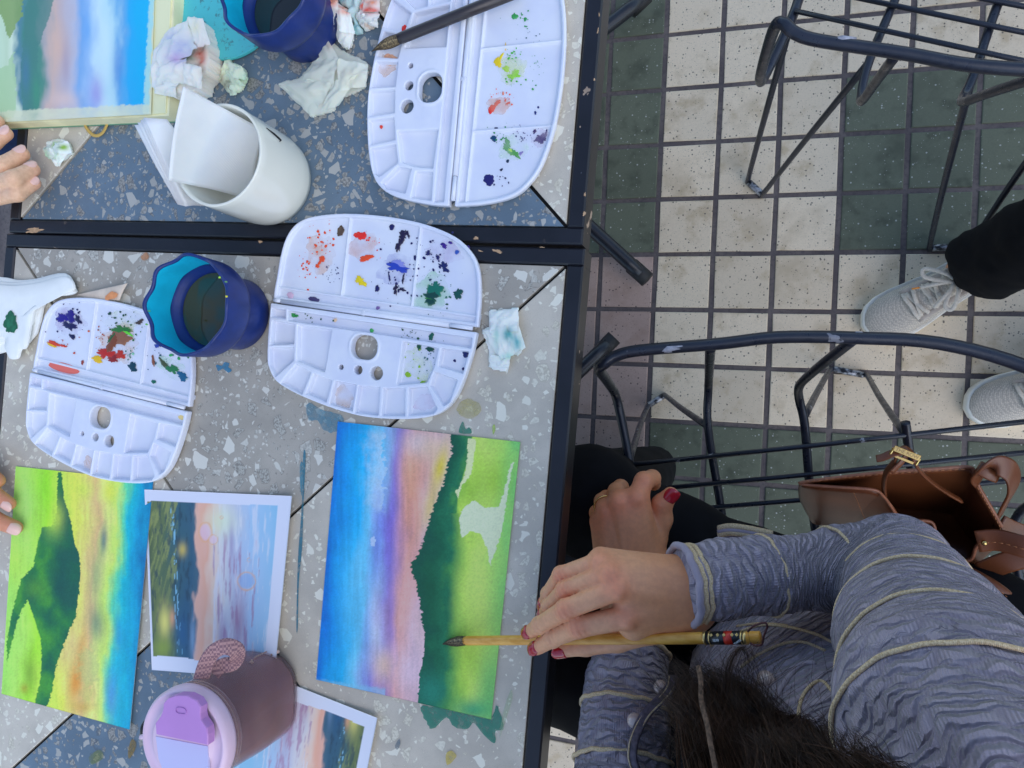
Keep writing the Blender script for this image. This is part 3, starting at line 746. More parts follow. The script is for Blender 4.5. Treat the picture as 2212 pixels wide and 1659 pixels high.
wells=[[(110,715),(245,735),(240,860),(97,865)],[(92,880),(240,880),(240,960),(125,1062),(92,990)],[(255,985),(345,1035),(290,1172),(158,1102)],[(365,1042),(475,1085),(440,1218),(317,1165)],[(495,1087),(625,1112),(600,1273),(462,1230)],[(640,1117),(770,1127),(760,1300),(617,1285)],[(795,1132),(925,1132),(925,1303),(782,1303)],[(950,1132),(1060,1122),(1123,1258),(1098,1290),(946,1303)],[(1110,1032),(1248,1082),(1200,1218),(1160,1243),(1082,1120)],[(1150,887),(1318,907),(1280,1043),(1132,1000)],[(265,742),(475,772),(430,1033),(260,965)],[(915,842),(1130,887),(1105,1000),(1060,1098),(877,1113)],[(205,652),(1338,822),(1330,886),(205,716)],[(108,640),(188,650),(188,704),(104,694)]]
def base_build(X,Y,D2,Z):
    d2=D2[...,None]; zt=.0095
    f=smax(d2+.0008-.0004*np.clip(Z/.004,0,1),np.abs(Z-zt/2)-zt/2,.0014)
    for w in wells:
        q=polysdf(X,Y,[pl(*a) for a in w])+.0022
        m=(q<.004)
        if not m.any(): continue
        i,j=np.where(m); i0,i1,j0,j1=max(i.min()-2,0),i.max()+3,max(j.min()-2,0),j.max()+3
        c=smax(q[i0:i1,j0:j1,None]-.0025+(zt-Z)*.14,.0030-Z,.0009)
        f[i0:i1,j0:j1]=smax(f[i0:i1,j0:j1],-c,.0008)
    cx,cy=pl(676,880); u,v=X-cx,Y-cy
    def rr(u,v,a,b,r): 
        qx,qy=np.abs(u)-a+r,np.abs(v)-b+r; return np.hypot(np.maximum(qx,0),np.maximum(qy,0))+np.minimum(np.maximum(qx,qy),0)-r
    ang=math.radians(-2); u2=u*math.cos(ang)-v*math.sin(ang); v2=u*math.sin(ang)+v*math.cos(ang)
    sc=PW/1293
    th=rr(u2,v2,81*sc,67*sc,58*sc)[...,None]
    f=smin(f,smax(np.abs(th-.0012)-.0016,np.abs(Z-.0052)-.0052,.001),.0008)
    f=smax(f,-th,.0008)
    for hx,hy,hr in ((532,1003,15),(638,1020,25),(750,1040,38)):
        c=pl(hx,hy); f=smax(f,-(np.hypot(X-c[0],Y-c[1])[...,None]-hr*sc),.0006)
    for gx in (545,805):
        c=pl(gx,855 if gx==545 else 900); m=np.exp(-(((X-c[0])/.008)**2+((Y-c[1])/.007)**2)**3)
        f=f-(m*.00025*(1+np.sin(X*2*math.pi/.0022)))[...,None]*(Z>.006)
    return f
lidV,lidQ=trayfield(lid_out,lid_build); basV,basQ=trayfield(base_out,base_build)
lidM=mesh('mixing_lid',lidV,lidQ,M_pal); basM=mesh('paint_tray',basV,basQ,M_pal)
hv=[tube([(.012,.0003,.0064),(PW-.030,.0003,.0064)],.0026,12),tube([(PW-.029,.0005,.0078),(PW-.006,.0005,.0078)],.0021,10),tube([(.004,.0005,.0076),(.0115,.0005,.0076)],.0021,10),box((PW*.47,.0002,.0078),XA,YA,ZA,.002,.0026,.0012,.0005)]
hinM=mesh('hinge_pin',*join(*hv),M_pal)
def palette(label,a,b):
    """a, b: world points of the two hinge ends"""
    a=np.array(a);b=np.array(b); d=b-a; rz=math.atan2(d[1],d[0]); mid=(a+b)/2
    dirv=np.array((math.cos(rz),math.sin(rz),0)); a2=mid-dirv*PW/2
    t=thing('paint_palette',label,'palette',(a2[0],a2[1],ZT+.0016),rz,'white hinged plastic palettes')
    child_local('mixing_lid',lidM,t); child_local('paint_tray',basM,t); child_local('hinge_pin',hinM,t)
    return t
palC=palette('white plastic palette straddling both tables, speckled with many coloured dots',T(*A4(95,588),PZ),T(*A4(1375,772),PZ))
palL=palette('white plastic palette beneath the navy cup with brown and red paint mixed together',T(*A3(163,852),PZ),T(*A3(1207,1113),PZ))
palU=palette('white plastic palette at table edge lying under the black handled brush',T(1022,-46,PZ),T(*A2(1218,1200),PZ))
def paint_mat(name,col,rough=.16):
    n=NT(name); n.p(Base_Color=col,Roughness=rough,Specular_IOR_Level=.5,Coat_Weight=.3); return n.m
PM={}
def pmat(c):
    if c not in PM: PM[c]=paint_mat('wet_paint',px(*c))
    return PM[c]
def splatV(cr,x,y,rx,ry,rot,rough,dz,hgt,seed):
    rr=np.random.default_rng(seed); m=40; a=np.linspace(0,2*math.pi,m,endpoint=False)
    ph=rr.random(6)*6.28; rad=1+rough*sum(np.sin(a*k+ph[i])*(.45/(1+i*.35)) for i,k in enumerate((2,3,5,7,11,15)))
    rad=np.clip(rad,.25,2.2)
    V=[T(*cr(x,y),dz+hgt)]; R=math.radians(rot)
    for f,hh in ((.55,.9),(.85,.6),(1.0,0.0)):
        for k in range(m):
            u=math.cos(a[k])*rx*rad[k]*f; v=math.sin(a[k])*ry*rad[k]*f
            V.append(T(*cr(x+u*math.cos(R)-v*math.sin(R),y+u*math.sin(R)+v*math.cos(R)),dz+hgt*hh))
    Fc=[(0,1+(k+1)%m,1+k) for k in range(m)]
    for l in range(2):
        for k in range(m): Fc.append((1+l*m+k,1+l*m+(k+1)%m,1+(l+1)*m+(k+1)%m,1+(l+1)*m+k))
    return V,[f[::-1] for f in Fc]
SEED=[100]
def wet(par,cr,x,y,rx,ry,col,rot=0,dz=.0052):
    n=NT('paint_wash'); n.p(Base_Color=px(*col),Roughness=.12,Alpha=n.ramp(n.noise(n.pos(),60,2),.35,.7,.05,.38)); SEED[0]+=1
    obj('paint_wash',*splatV(cr,x,y,rx,ry,rot,.25,dz,.00015,SEED[0]),n.m,par)
def blob(par,cr,x,y,rx,ry,col,rot=0,rough=.35,dz=.0050,hgt=.0006):
    SEED[0]+=1
    obj('paint_blob',*splatV(cr,x,y,rx,ry,rot,rough,dz,hgt,SEED[0]),pmat(col),par)
def spatter(par,cr,spec,dz=.0051):
    """spec: (x,y,spread_x,spread_y,count,rmax,col)"""
    for x,y,sx,sy,cnt,rm,col in spec:
        parts=[]
        for i in range(cnt):
            SEED[0]+=1; r=rm*random.random()**2+1.6; parts.append(splatV(cr,x+random.gauss(0,sx),y+random.gauss(0,sy),r,r*random.uniform(.7,1.5),random.random()*180,.15,dz,.0003,SEED[0]))
        V,Fc=join(*parts)
        tag(obj('paint_spatter',V,Fc,pmat(col),par),None,None,kind='stuff')
RED=(205,38,30);ORG=(205,70,30);NAVY=(22,20,95);DKV=(28,18,62);BLU=(35,60,190);YEL=(225,210,20);TEAL=(10,85,85);GRN=(60,160,40);DKG=(15,75,60);BRN=(120,70,45)
# centre palette (crop A4)
for a in [(522,162,22,32,(75,60,55),25,.2),(645,190,36,26,RED,0,.3),(680,328,40,20,ORG,-15,.3),(408,333,20,18,ORG,0,.2),(395,352,9,24,ORG,30,.2),(378,378,13,12,ORG,0,.3),(838,138,17,18,NAVY,0,.15),(905,195,26,36,DKV,25,.6),(880,250,16,40,DKV,10,.5),(935,180,10,24,DKV,-20,.5),(868,385,56,30,BLU,15,.55),(885,362,36,22,(120,130,225),20,.5),(645,472,34,24,YEL,25,.5),(748,517,16,18,NAVY,0,.3),(860,522,15,24,DKV,0,.7),(900,522,16,14,DKV,0,.8),(822,445,6,26,NAVY,-8,.4),(908,455,7,30,DKV,12,.4),(1160,252,22,14,(50,20,140),25,.4),(1200,234,15,8,(50,20,140),15,.2),(1240,292,15,13,(40,80,190),0,.2),(1310,265,11,14,(45,20,120),0,.2),(1063,298,16,14,NAVY,0,.5),(1077,228,9,7,NAVY,0,.3),(1122,325,12,14,NAVY,0,.2),(1162,382,30,22,(20,30,100),35,.7),(983,328,11,17,NAVY,0,.2),(1082,570,48,42,(10,60,62),0,.45),(1105,520,40,50,(15,100,95),35,.55),(1078,580,26,16,(30,110,50),30,.5),(1248,550,30,27,(12,70,75),0,.4),(1178,614,9,6,DKG,0,.2),(212,560,20,22,(190,170,220),0,.2),(358,588,34,20,(60,55,110),10,.2),(752,636,13,10,(110,90,170),0,.2)]:
    blob(palC,A4,*a[:5],rot=a[5],rough=a[6])
for a in [(230,682,25,15,(40,130,70),0,.4),(714,776,13,12,(60,165,95),0,.2),(1082,812,15,24,(20,85,80),10,.3),(488,712,12,12,(225,205,195),0,.2)]: blob(palC,A4,*a[:5],rot=a[5],rough=a[6],dz=.005)
for a in [(1008,874,16,22,(20,75,55),0,.35),(1075,885,28,20,(15,65,60),10,.35),(938,1048,19,16,(125,175,40),0,.25),(1025,1100,22,12,(120,170,40),-20,.3),(1000,825,9,7,DKG,0,.2),(895,910,6,9,(150,190,40),0,.2),(1293,920,19,22,(15,25,100),0,.2),(1226,962,9,9,NAVY,0,.2),(1278,1012,8,9,NAVY,0,.2),(1313,898,8,8,(40,90,200),0,.2)]: blob(palC,A4,*a[:5],rot=a[5],rough=a[6],dz=.005)
spatter(palC,A4,[(400,220,40,50,45,7,ORG),(310,380,22,60,32,6,ORG),(470,430,30,40,26,4,(60,70,130)),(860,420,60,90,40,6,NAVY),(1080,330,60,80,36,6,NAVY),(1120,480,60,60,26,5,TEAL),(720,240,30,50,14,4,RED),(990,360,10,100,16,6,NAVY),(1060,760,90,50,26,5,DKG)])
spatter(palC,A4,[(1060,980,40,60,32,4,(25,90,110)),(970,960,30,60,12,6,(130,180,50)),(950,790,40,20,14,4,DKG),(340,700,80,15,8,5,DKG)],.0055)
# left palette (crop A3)
for a in [(435,530,30,36,(28,12,130),0,.4),(385,540,34,30,(30,12,140),20,.4),(430,590,38,24,(18,8,80),15,.5),(480,550,20,24,(18,12,70),-30,.6),(445,655,24,12,(15,15,75),20,.4),(330,698,46,12,(190,60,25),18,.4),(318,708,30,9,(230,190,20),22,.3),(385,712,22,8,(190,55,30),5,.5),(700,680,36,62,(110,60,35),15,.45),(745,660,66,42,(125,85,70),-10,.4),(750,612,62,22,(40,105,50),10,.5),(785,632,36,9,(90,200,50),25,.4),(690,660,12,40,(35,85,45),35,.4),(655,760,48,30,(165,35,25),15,.6),(740,770,40,20,(165,40,25),-10,.6),(700,790,34,22,(125,25,25),0,.5),(600,795,34,20,(225,190,15),10,.35),(818,842,28,26,(12,55,80),10,.4),(676,513,12,9,(10,60,55),0,.3),(742,503,7,6,(10,60,55),0,.2),(860,565,24,14,(60,50,50),-15,.5),(945,805,10,32,(120,75,60),-8,.3),(1010,820,40,14,(60,75,50),38,.5),(1060,855,44,22,(35,110,75),30,.5),(1125,900,34,24,(20,85,140),28,.4),(948,934,14,12,(15,95,85),0,.2),(1055,770,13,9,(40,150,90),0,.2),(1103,790,9,11,(30,140,80),0,.2),(1160,775,10,14,(25,100,75),0,.2),(970,712,16,14,(40,60,170),0,.4),(985,712,10,6,(20,30,110),30,.3),(547,622,8,6,(190,90,50),0,.2),(457,757,7,7,(170,60,40),0,.2),(508,815,9,14,(130,50,45),0,.3),(820,762,8,8,(120,190,180),0,.2)]:
    blob(palL,A3,*a[:5],rot=a[5],rough=a[6])
blob(palL,A3,395,848,95,30,(235,120,120),rot=14,rough=.05,hgt=.0002); blob(palL,A3,365,835,30,12,(215,60,60),rot=14,rough=.3,dz=.0048,hgt=.0002); blob(palL,A3,420,850,34,14,(220,70,70),rot=14,rough=.3,dz=.0048,hgt=.0002)
blob(palL,A3,1122,1155,24,14,(215,205,160),rot=25,rough=.2,dz=.005,hgt=.0002)
spatter(palL,A3,[(430,560,70,60,26,5,(20,20,90)),(620,650,30,40,26,4,(150,70,50)),(720,540,60,50,20,6,(12,70,60)),(830,620,40,70,24,5,(25,90,60)),(1000,780,60,40,18,5,(30,80,110)),(800,760,30,30,20,4,(30,110,110)),(400,700,60,30,14,4,(160,60,40))])
# upper palette (crop A2)
for a in [(915,178,17,24,(200,40,25),5,.15),(1597,102,20,18,(55,150,95),0,.2),(1662,117,11,10,(45,140,90),0,.2),(1492,385,22,30,(235,215,25),0,.35),(1512,352,8,30,(220,210,40),20,.4),(1540,290,5,26,(235,210,130),5,.4),(1545,425,16,26,(150,200,35),-40,.4),(1595,460,30,30,(120,195,40),0,.6),(1455,672,20,30,RED,25,.2),(1485,640,12,32,(205,45,35),50,.4),(1555,637,14,7,(200,50,45),-20,.4),(1525,576,6,13,(240,150,140),0,.2),(1482,792,10,9,(25,35,90),0,.3),(1468,855,18,20,(15,60,110),0,.3),(1550,900,24,34,(40,130,50),-30,.6),(1590,945,34,22,(60,140,60),35,.6),(1570,930,10,34,(160,205,60),-35,.5),(1635,945,14,9,(120,110,200),-20,.5),(1760,855,30,32,(35,15,100),0,.4),(1790,822,8,20,(35,15,90),15,.4),(1720,808,14,9,(40,15,95),-45,.4),(1553,994,10,10,(15,40,80),0,.2),(1514,1048,9,8,(20,25,70),0,.3),(1438,1110,32,36,(28,25,110),30,.22),(1724,696,7,12,(20,35,120),0,.2),(1742,662,6,8,(20,35,120),0,.2),(1708,550,7,7,(50,150,80),0,.2),(773,783,11,11,(200,60,50),0,.2),(712,730,5,9,(215,90,70),0,.2)]:
    blob(palU,A2,*a[:5],rot=a[5],rough=a[6],dz=.0046 if a[0]>1300 else .0052)
blob(palU,A2,830,370,52,34,(245,200,195),rot=0,rough=.2,dz=.005,hgt=.0001)
spatter(palU,A2,[(1580,340,40,30,26,6,(70,170,70)),(1590,500,30,20,22,5,(70,160,60)),(1510,600,40,30,26,5,(225,90,80)),(1690,240,60,30,12,4,(20,80,100)),(1740,430,20,60,16,4,(40,140,90)),(1620,110,50,40,18,4,(50,145,95)),(1700,830,60,40,34,4,(40,30,110)),(1520,840,30,30,24,5,(30,130,80)),(1510,1080,30,30,10,4,(25,30,90))])

# thin washes left where paint was mixed with water
for a in [(1080,540,120,110,(150,205,190),20),(860,400,110,90,(150,160,235),0),(660,260,90,80,(245,190,190),0),(400,300,90,110,(245,205,200),10),(1160,290,110,70,(175,170,235),20),(540,1190,60,70,(240,215,215),0),(1040,1220,60,55,(205,190,245),0),(1000,980,80,110,(210,235,215),0)]: wet(palC,A4,*a[:5],rot=a[5])
for a in [(730,700,110,130,(225,190,170),0),(430,560,100,80,(170,165,235),0),(1060,850,100,60,(170,215,215),30),(760,560,120,70,(215,240,225),0),(560,1450,40,60,(240,215,225),0)]: wet(palL,A3,*a[:5],rot=a[5])
for a in [(1580,430,90,80,(215,240,190),0),(1500,650,80,50,(250,200,195),-20),(1590,910,90,80,(185,220,225),30),(1760,850,70,60,(190,185,240),0),(800,400,70,60,(248,215,210),0)]: wet(palU,A2,*a[:5],rot=a[5])

# ------------------------------------------------------------------ cups, mug, bottle
M_navy=plain('navy_silicone',px(16,40,120,.95),.38,.12,80); M_cyan=plain('cyan_silicone',px(5,165,225),.45,.08,50)
M_water=NT('murky_water'); wp=M_water.pos()
M_water.p(Base_Color=M_water.mix(M_water.ramp(M_water.noise(wp,28,2,.5,.6),.40,.56),px(32,58,62),px(52,54,40)),Roughness=.04,Specular_IOR_Level=.6); M_water=M_water.m
M_water2=plain('dark_water',px(30,36,45),.04)
def cup(label,c,hh,R,mw,lobes=8,ph=.3):
    t=thing('folding_cup',label,'cup',(c[0],c[1],ZT),0,'navy folding brush cups')
    c=np.array((c[0],c[1],ZT)); 
    def wav(r,z,a):
        k=sstep(.45,1.0,np.array(z/hh)); w=math.cos(lobes*a+ph)
        return r*(1+.017*w*float(k)), .0022*w*float(k)
    B=R*.77
    prof=[(0,.0005),(B*.93,.0005),(B,.004),(B*.98,.02),(B*.95,hh*.42),(B*1.0,hh*.50),(R*.95,hh*.56),(R*.985,hh*.62),(R*.99,hh*.75),(R,hh*.97),(R*.985,hh),(R*.945,hh*.995),(R*.935,hh*.96)]
    obj('cup_body',*lathe(c,prof,96,wav),M_navy,t)
    obj('inner_band',*lathe(c,[(R*.935,hh*.962),(R*.915,hh*.80),(R*.895,hh*.64)],96,wav),M_cyan,t)
    obj('inner_wall',*lathe(c,[(R*.895,hh*.641),(R*.86,hh*.60),(R*.80,hh*.565),(B*.97,hh*.50),(B*.88,.008),(0,.008)],96),M_navy,t)
    wz=hh*.525
    obj('water',*lathe(c,[(B*.985,wz),(B*.6,wz-.0004),(0.0001,wz-.0004)],64),mw,t)
    return t
cC=P(400,658,ZT+.08); cupC=cup('navy blue folding cup of murky green paint water standing beside the palette',cC,.08,.0490,M_water,8,.2)
cUp=P(566,-34,ZT+.08); cupU=cup('navy blue folding cup standing on turquoise disc at the top of table',cUp,.08,.0490,M_water2,8,.9)
for (x,y,c) in ((1398,408,(215,215,50)),(905,580,(90,170,70)),(1355,290,(150,200,60)),(1395,317,(90,140,90)),(920,497,(60,150,90))):
    v,f=splatV(A3,x,y,9,6,0,.3,.0805,.0008,SEED[0]); SEED[0]+=1
    obj('paint_blob',v,f,pmat(c),cupC)
n=NT('turquoise_plastic'); p=n.pos(); n.p(Base_Color=n.mix(n.ramp(n.noise(p,130,5,.65),.56,.66,0,.7),px(70,180,215),px(60,90,110)),Roughness=.5); M_turq=n.m
dc=P(500,-5,ZT+.004)
tl=thing('turquoise_disc','stained turquoise plastic disc under the upper navy cup','lid',(dc[0],dc[1],ZT))
dR=np.linalg.norm(P(390,10,ZT+.004)[:2]-dc[:2])
obj('disc',*lathe((dc[0],dc[1],ZT),[(0,.001),(dR*.98,.001),(dR,.002),(dR,.0042),(dR*.97,.005),(dR*.93,.0042),(dR*.5,.0038),(0.0001,.0038)],72),M_turq,tl)
obj('rim',*tube([ (dc[0]+dR*.985*math.cos(a),dc[1]+dR*.985*math.sin(a),ZT+.0048) for a in np.linspace(0,2*math.pi,72,endpoint=False)],.0011,8,True),M_turq,tl)
# white mug
mR,mh=.0485,.088
mc=P(468,334,ZT+mh); mc=np.array((mc[0],mc[1],ZT))
n=NT('glazed_ceramic'); n.p(Base_Color=px(196,207,228),Roughness=.16,Specular_IOR_Level=.5,Coat_Weight=.4); M_cer=n.m
mug=thing('white_mug','glossy white ceramic mug stuffed with paper napkins','mug',mc)
mp=[(0,.002),(mR*.80,.002),(mR*.86,.0),(mR*.92,.002),(mR*.97,.010),(mR,.022),(mR*1.005,.05),(mR,.078),(mR*1.0,mh-.002),(mR*.985,mh),(mR*.95,mh-.001),(mR*.93,mh-.006),(mR*.925,.03),(mR*.88,.008),(0,.006)]
obj('mug_body',*lathe(mc,mp,72),M_cer,mug)
M_blk=plain('black_print',(.01,.01,.012),.4)
v=[P(*A2(*q),ZT+.062) for q in ((95,790),(118,805),(160,848),(168,862),(150,856),(110,815))]
u=mc+ZA*.062
def onmug(a,z,r=mR*1.009): return mc+np.array((r*math.cos(a),r*math.sin(a),z))
ang=math.atan2(*( (P(*A2(135,825),ZT+.06)-mc)[[1,0]] ))
obj('printed_mark',*tube(catmull([onmug(ang+.10,.070),onmug(ang+.03,.062),onmug(ang-.05,.054),onmug(ang-.10,.056)],5),[.0003,.0014,.0016,.0004],8,flat=(1,.35)),M_blk,mug)
# napkins in the mug
n=NT('napkin_paper'); p=n.pos()
wv=n.n('TexWave',{'wave_type':'BANDS'},Scale=260.0,Distortion=2.0); n.set(wv.inputs['Vector'],p)
n.p(Base_Color=n.mix(n.ramp(n.noise(p,30,3),.3,.7),px(190,203,240),px(197,209,244)),Roughness=.9,Subsurface_Weight=.1,Subsurface_Scale=.02); n.bump(wv.outputs[1],.12,.0003); M_nap=n.m
def leaf(c4,bulge=0.0,nx=14,th=.0007,rag=0.0):
    A,B,C,D=[np.asarray(q,float) for q in c4]
    S,Tt=np.meshgrid(np.linspace(0,1,nx),np.linspace(0,1,nx),indexing='ij')
    nrm=np.cross(B-A,D-A); nrm/=np.linalg.norm(nrm)
    if nrm[2]<0: nrm=-nrm
    G=(A*(1-S[...,None])+B*S[...,None])*(1-Tt[...,None])+(D*(1-S[...,None])+C*S[...,None])*Tt[...,None]
    G=G+nrm*(bulge*(np.sin(S*math.pi)*.6+np.sin(Tt*math.pi)*.4))[...,None]
    if rag: G=G+rng.normal(0,rag,(nx,nx,1))*nrm
    V=np.concatenate([G.reshape(-1,3),(G-nrm*th).reshape(-1,3)]); Q=gridfaces(nx,nx); k=nx*nx
    idx=np.arange(k).reshape(nx,nx); ring=np.concatenate([idx[:,0],idx[-1,1:],idx[-2::-1,-1],idx[0,-2:0:-1]]); m=len(ring); a=np.arange(m)
    sk=np.stack([ring[a],ring[(a+1)%m],ring[(a+1)%m]+k,ring[a]+k],1)
    return V,np.concatenate([Q,Q[:,::-1]+k,sk])
nap=thing('napkin_bundle','bundle of white paper napkins fanning out of the mug','napkins',mc+ZA*.01)
zt=.118
def napz(x,y,dz): return P(*A1(x,y),ZT+dz)
fr=[napz(1195,565,.142),napz(1640,810,.098),napz(1520,1270,.082),napz(1090,1170,.108)]
ins=[napz(1700,900,.03),napz(1640,1200,.02)]
# the front napkin: corner up, lower part inside the mug
obj('napkin',*leaf([napz(1190,562,.135),napz(1720,848,.050),napz(1640,1300,.014),napz(1092,1172,.112)],-.010,22),M_nap,nap)
for i in range(7):
    k=i/6; sh=k*14
    obj('napkin',*leaf([napz(930-52*k+10*math.sin(i*3),762+48*k,.112-.0032*i),napz(1080,772+20*k,.106-.003*i),napz(1500-40*k,1300+6*i,.008-.0008*i),napz(1200-8*i,1338-2*i,.078-.004*i)],.004+.001*math.sin(i*2),12,rag=.00015),M_nap,nap)
# pink drink bottle
bh=.118; bR=.0452
bc=P(404,1597,ZT+.108); bc=np.array((bc[0],bc[1],ZT))
bt=thing('drink_bottle','translucent mauve drink bottle with lilac flip lid and strap loop','bottle',bc)
n=NT('tinted_plastic'); n.p(Base_Color=(.90,.72,.72),Roughness=.05,Transmission_Weight=.9,IOR=1.12,Specular_IOR_Level=.6); M_tint=n.m
n=NT('brown_liquid'); n.p(Base_Color=px(132,104,126),Roughness=.12,Transmission_Weight=.55,IOR=1.2); M_liq=n.m
def sq(r,z,a):                                                     # rounded square lower body
    k=float(1-sstep(.025,.072,np.array(z))); q=(abs(math.cos(a))**4+abs(math.sin(a))**4)**(-.25)
    return r*(1+k*(min(q,1.13)-1)*.75),0
obj('bottle_body',*lathe(bc,[(0,.0008),(bR*.78,.0008),(bR*.92,.0034),(bR*.97,.0101),(bR*.98,.0421),(bR*.98,.0775),(bR*.96,.0910),(bR*.96,.0978)],72,sq),M_tint,bt)
obj('drink',*lathe(bc,[(0,.0034),(bR*.74,.0034),(bR*.88,.0067),(bR*.92,.0126),(bR*.93,.0607),(0.0001,.0607)],72,sq),M_liq,bt)
M_pink=plain('lilac_plastic',px(190,175,226),.4,.04,30); M_flap=plain('violet_plastic',px(165,125,215),.35,.03,30)
obj('neck_ring',*lathe(bc,[(bR*.97,.0910),(bR*1.0,.0919),(bR*1.0,.0944),(bR*.975,.0951),(bR*1.0,.0957),(bR*1.0,.0986),(bR*.97,.0995)],72),M_tint,bt)
lidp=lathe(bc,[(bR*.97,.0996),(bR*1.02,.1003),(bR*1.03,.1028),(bR*1.02,.1096),(bR*.97,.1134),(bR*.93,.1140),(bR*.90,.1125),(bR*.72,.1129),(bR*.68,.1156),(bR*.64,.1161),(0.0001,.1161)],72)
lidO=obj('lid',*lidp,M_pink,bt)
# flap: across the lid, widening at the hinge
fd=(P(*C3(620,1000),ZT+bh)-P(*C3(580,1330),ZT+bh)); fd[2]=0; fd/=np.linalg.norm(fd); fx=np.array((fd[1],-fd[0],0))
def flap_pt(x,y,z): return P(*C3(x,y),ZT+z)
fo=[(300,1300),(290,1180),(350,1100),(375,1030),(382,960),(430,905),(520,875),(640,878),(740,930),(785,1000),(780,1080),(790,1140),(850,1230),(862,1300),(858,1415)]
tp=[flap_pt(x,y,.1243) for x,y in fo]; 
cxy=sum(tp)/len(tp); m=len(tp)
V=[q+(cxy-q)*.03 for q in tp]+[q-ZA*.001 for q in tp]+[q-ZA*.0085 for q in tp]
Fc=[tuple(range(m))]
for l in range(2):
    for k in range(m): Fc.append((l*m+k,l*m+(k+1)%m,(l+1)*m+(k+1)%m,(l+1)*m+k))
obj('flip_flap',V,[f[::-1] for f in Fc],M_flap,bt,False)
btn=catmull([flap_pt(*q,.1247) for q in ((515,1035),(530,1008),(570,1005),(605,1015),(628,1045),(615,1075),(570,1072),(535,1065))],4,True)
obj('thumb_recess',*tube(btn,.0003,6,True),plain('violet_edge',px(145,105,200),.4),bt)
# recessed pale panel in front of the flap
fp=[flap_pt(x,y,.1167) for x,y in ((300,1320),(860,1425),(870,1700),(420,1800),(330,1560))]
V=fp+[q-ZA*.002 for q in fp]; m=5
obj('spout_panel',V,[tuple(range(m))[::-1]]+[(k,(k+1)%m,m+(k+1)%m,m+k) for k in range(m)],plain('pale_lilac_plastic',px(170,178,246),.35),bt,False)
# strap loop
sl=[P(*C3(795,690),ZT+.0995),P(*C3(845,530),ZT+.0995),P(*C3(925,405),ZT+.0978),P(*C3(1060,345),ZT+.0927),P(*C3(1180,400),ZT+.0843),P(*C3(1150,520),ZT+.0775),P(*C3(1010,560),ZT+.0801),P(*C3(920,640),ZT+.0843)]
n=NT('woven_strap'); p=n.pos(); ck=n.n('TexChecker',Scale=430.0); n.set(ck.inputs['Vector'],p); ck.inputs[1].default_value=(*px(108,86,112),1); ck.inputs[2].default_value=(*px(150,124,146),1)
n.p(Base_Color=ck.outputs[0],Roughness=.8); M_strap=n.m
obj('strap_loop',*tube(catmull(sl,6),.0072,12,flat=(1,.14),up=(.75,.1,.55)),M_strap,bt)
obj('hinge_peg',*tube([P(*C3(195,1310),ZT+.1113),P(*C3(140,1325),ZT+.1113)],.0022,10),M_pink,bt)
obj('cord_end',*tube(catmull([P(*C3(250,1080),ZT+.0995),P(*C3(165,1190),ZT+.0978),P(*C3(150,1270),ZT+.1011),P(*C3(160,1320),ZT+.1054)],5),.0016,8),M_blk,bt)
# print on the bottle side: small star and bars
def onb(x,y): 
    # march the view ray to the bottle wall
    best=None
    for z in np.linspace(.092,.004,160):
        q=P(*C3(x,y),ZT+z); r=np.hypot(*(q-bc)[:2])
        if r<=bR*1.0+.0005: return q
    return P(*C3(x,y),ZT+.0421)
M_wp=plain('pale_print',px(165,145,155),.5)
for k in range(4):
    a=onb(1555+k*22,436-k*11); obj('printed_bar',*box(a,XA,YA,ZA,.0007,.0012,.0012),M_wp,bt,False)
a=onb(1336,516); obj('printed_star',*join(box(a,XA,YA,ZA,.0005,.0024,.0008),box(a,YA,XA,ZA,.0005,.0020,.00085)),M_wp,bt,False)
for k in range(9):
    a=onb(1370+k*20,465-k*10); obj('printed_letter',*box(a,XA,YA,ZA,.0003,.0007,.0009),M_wp,bt,False)

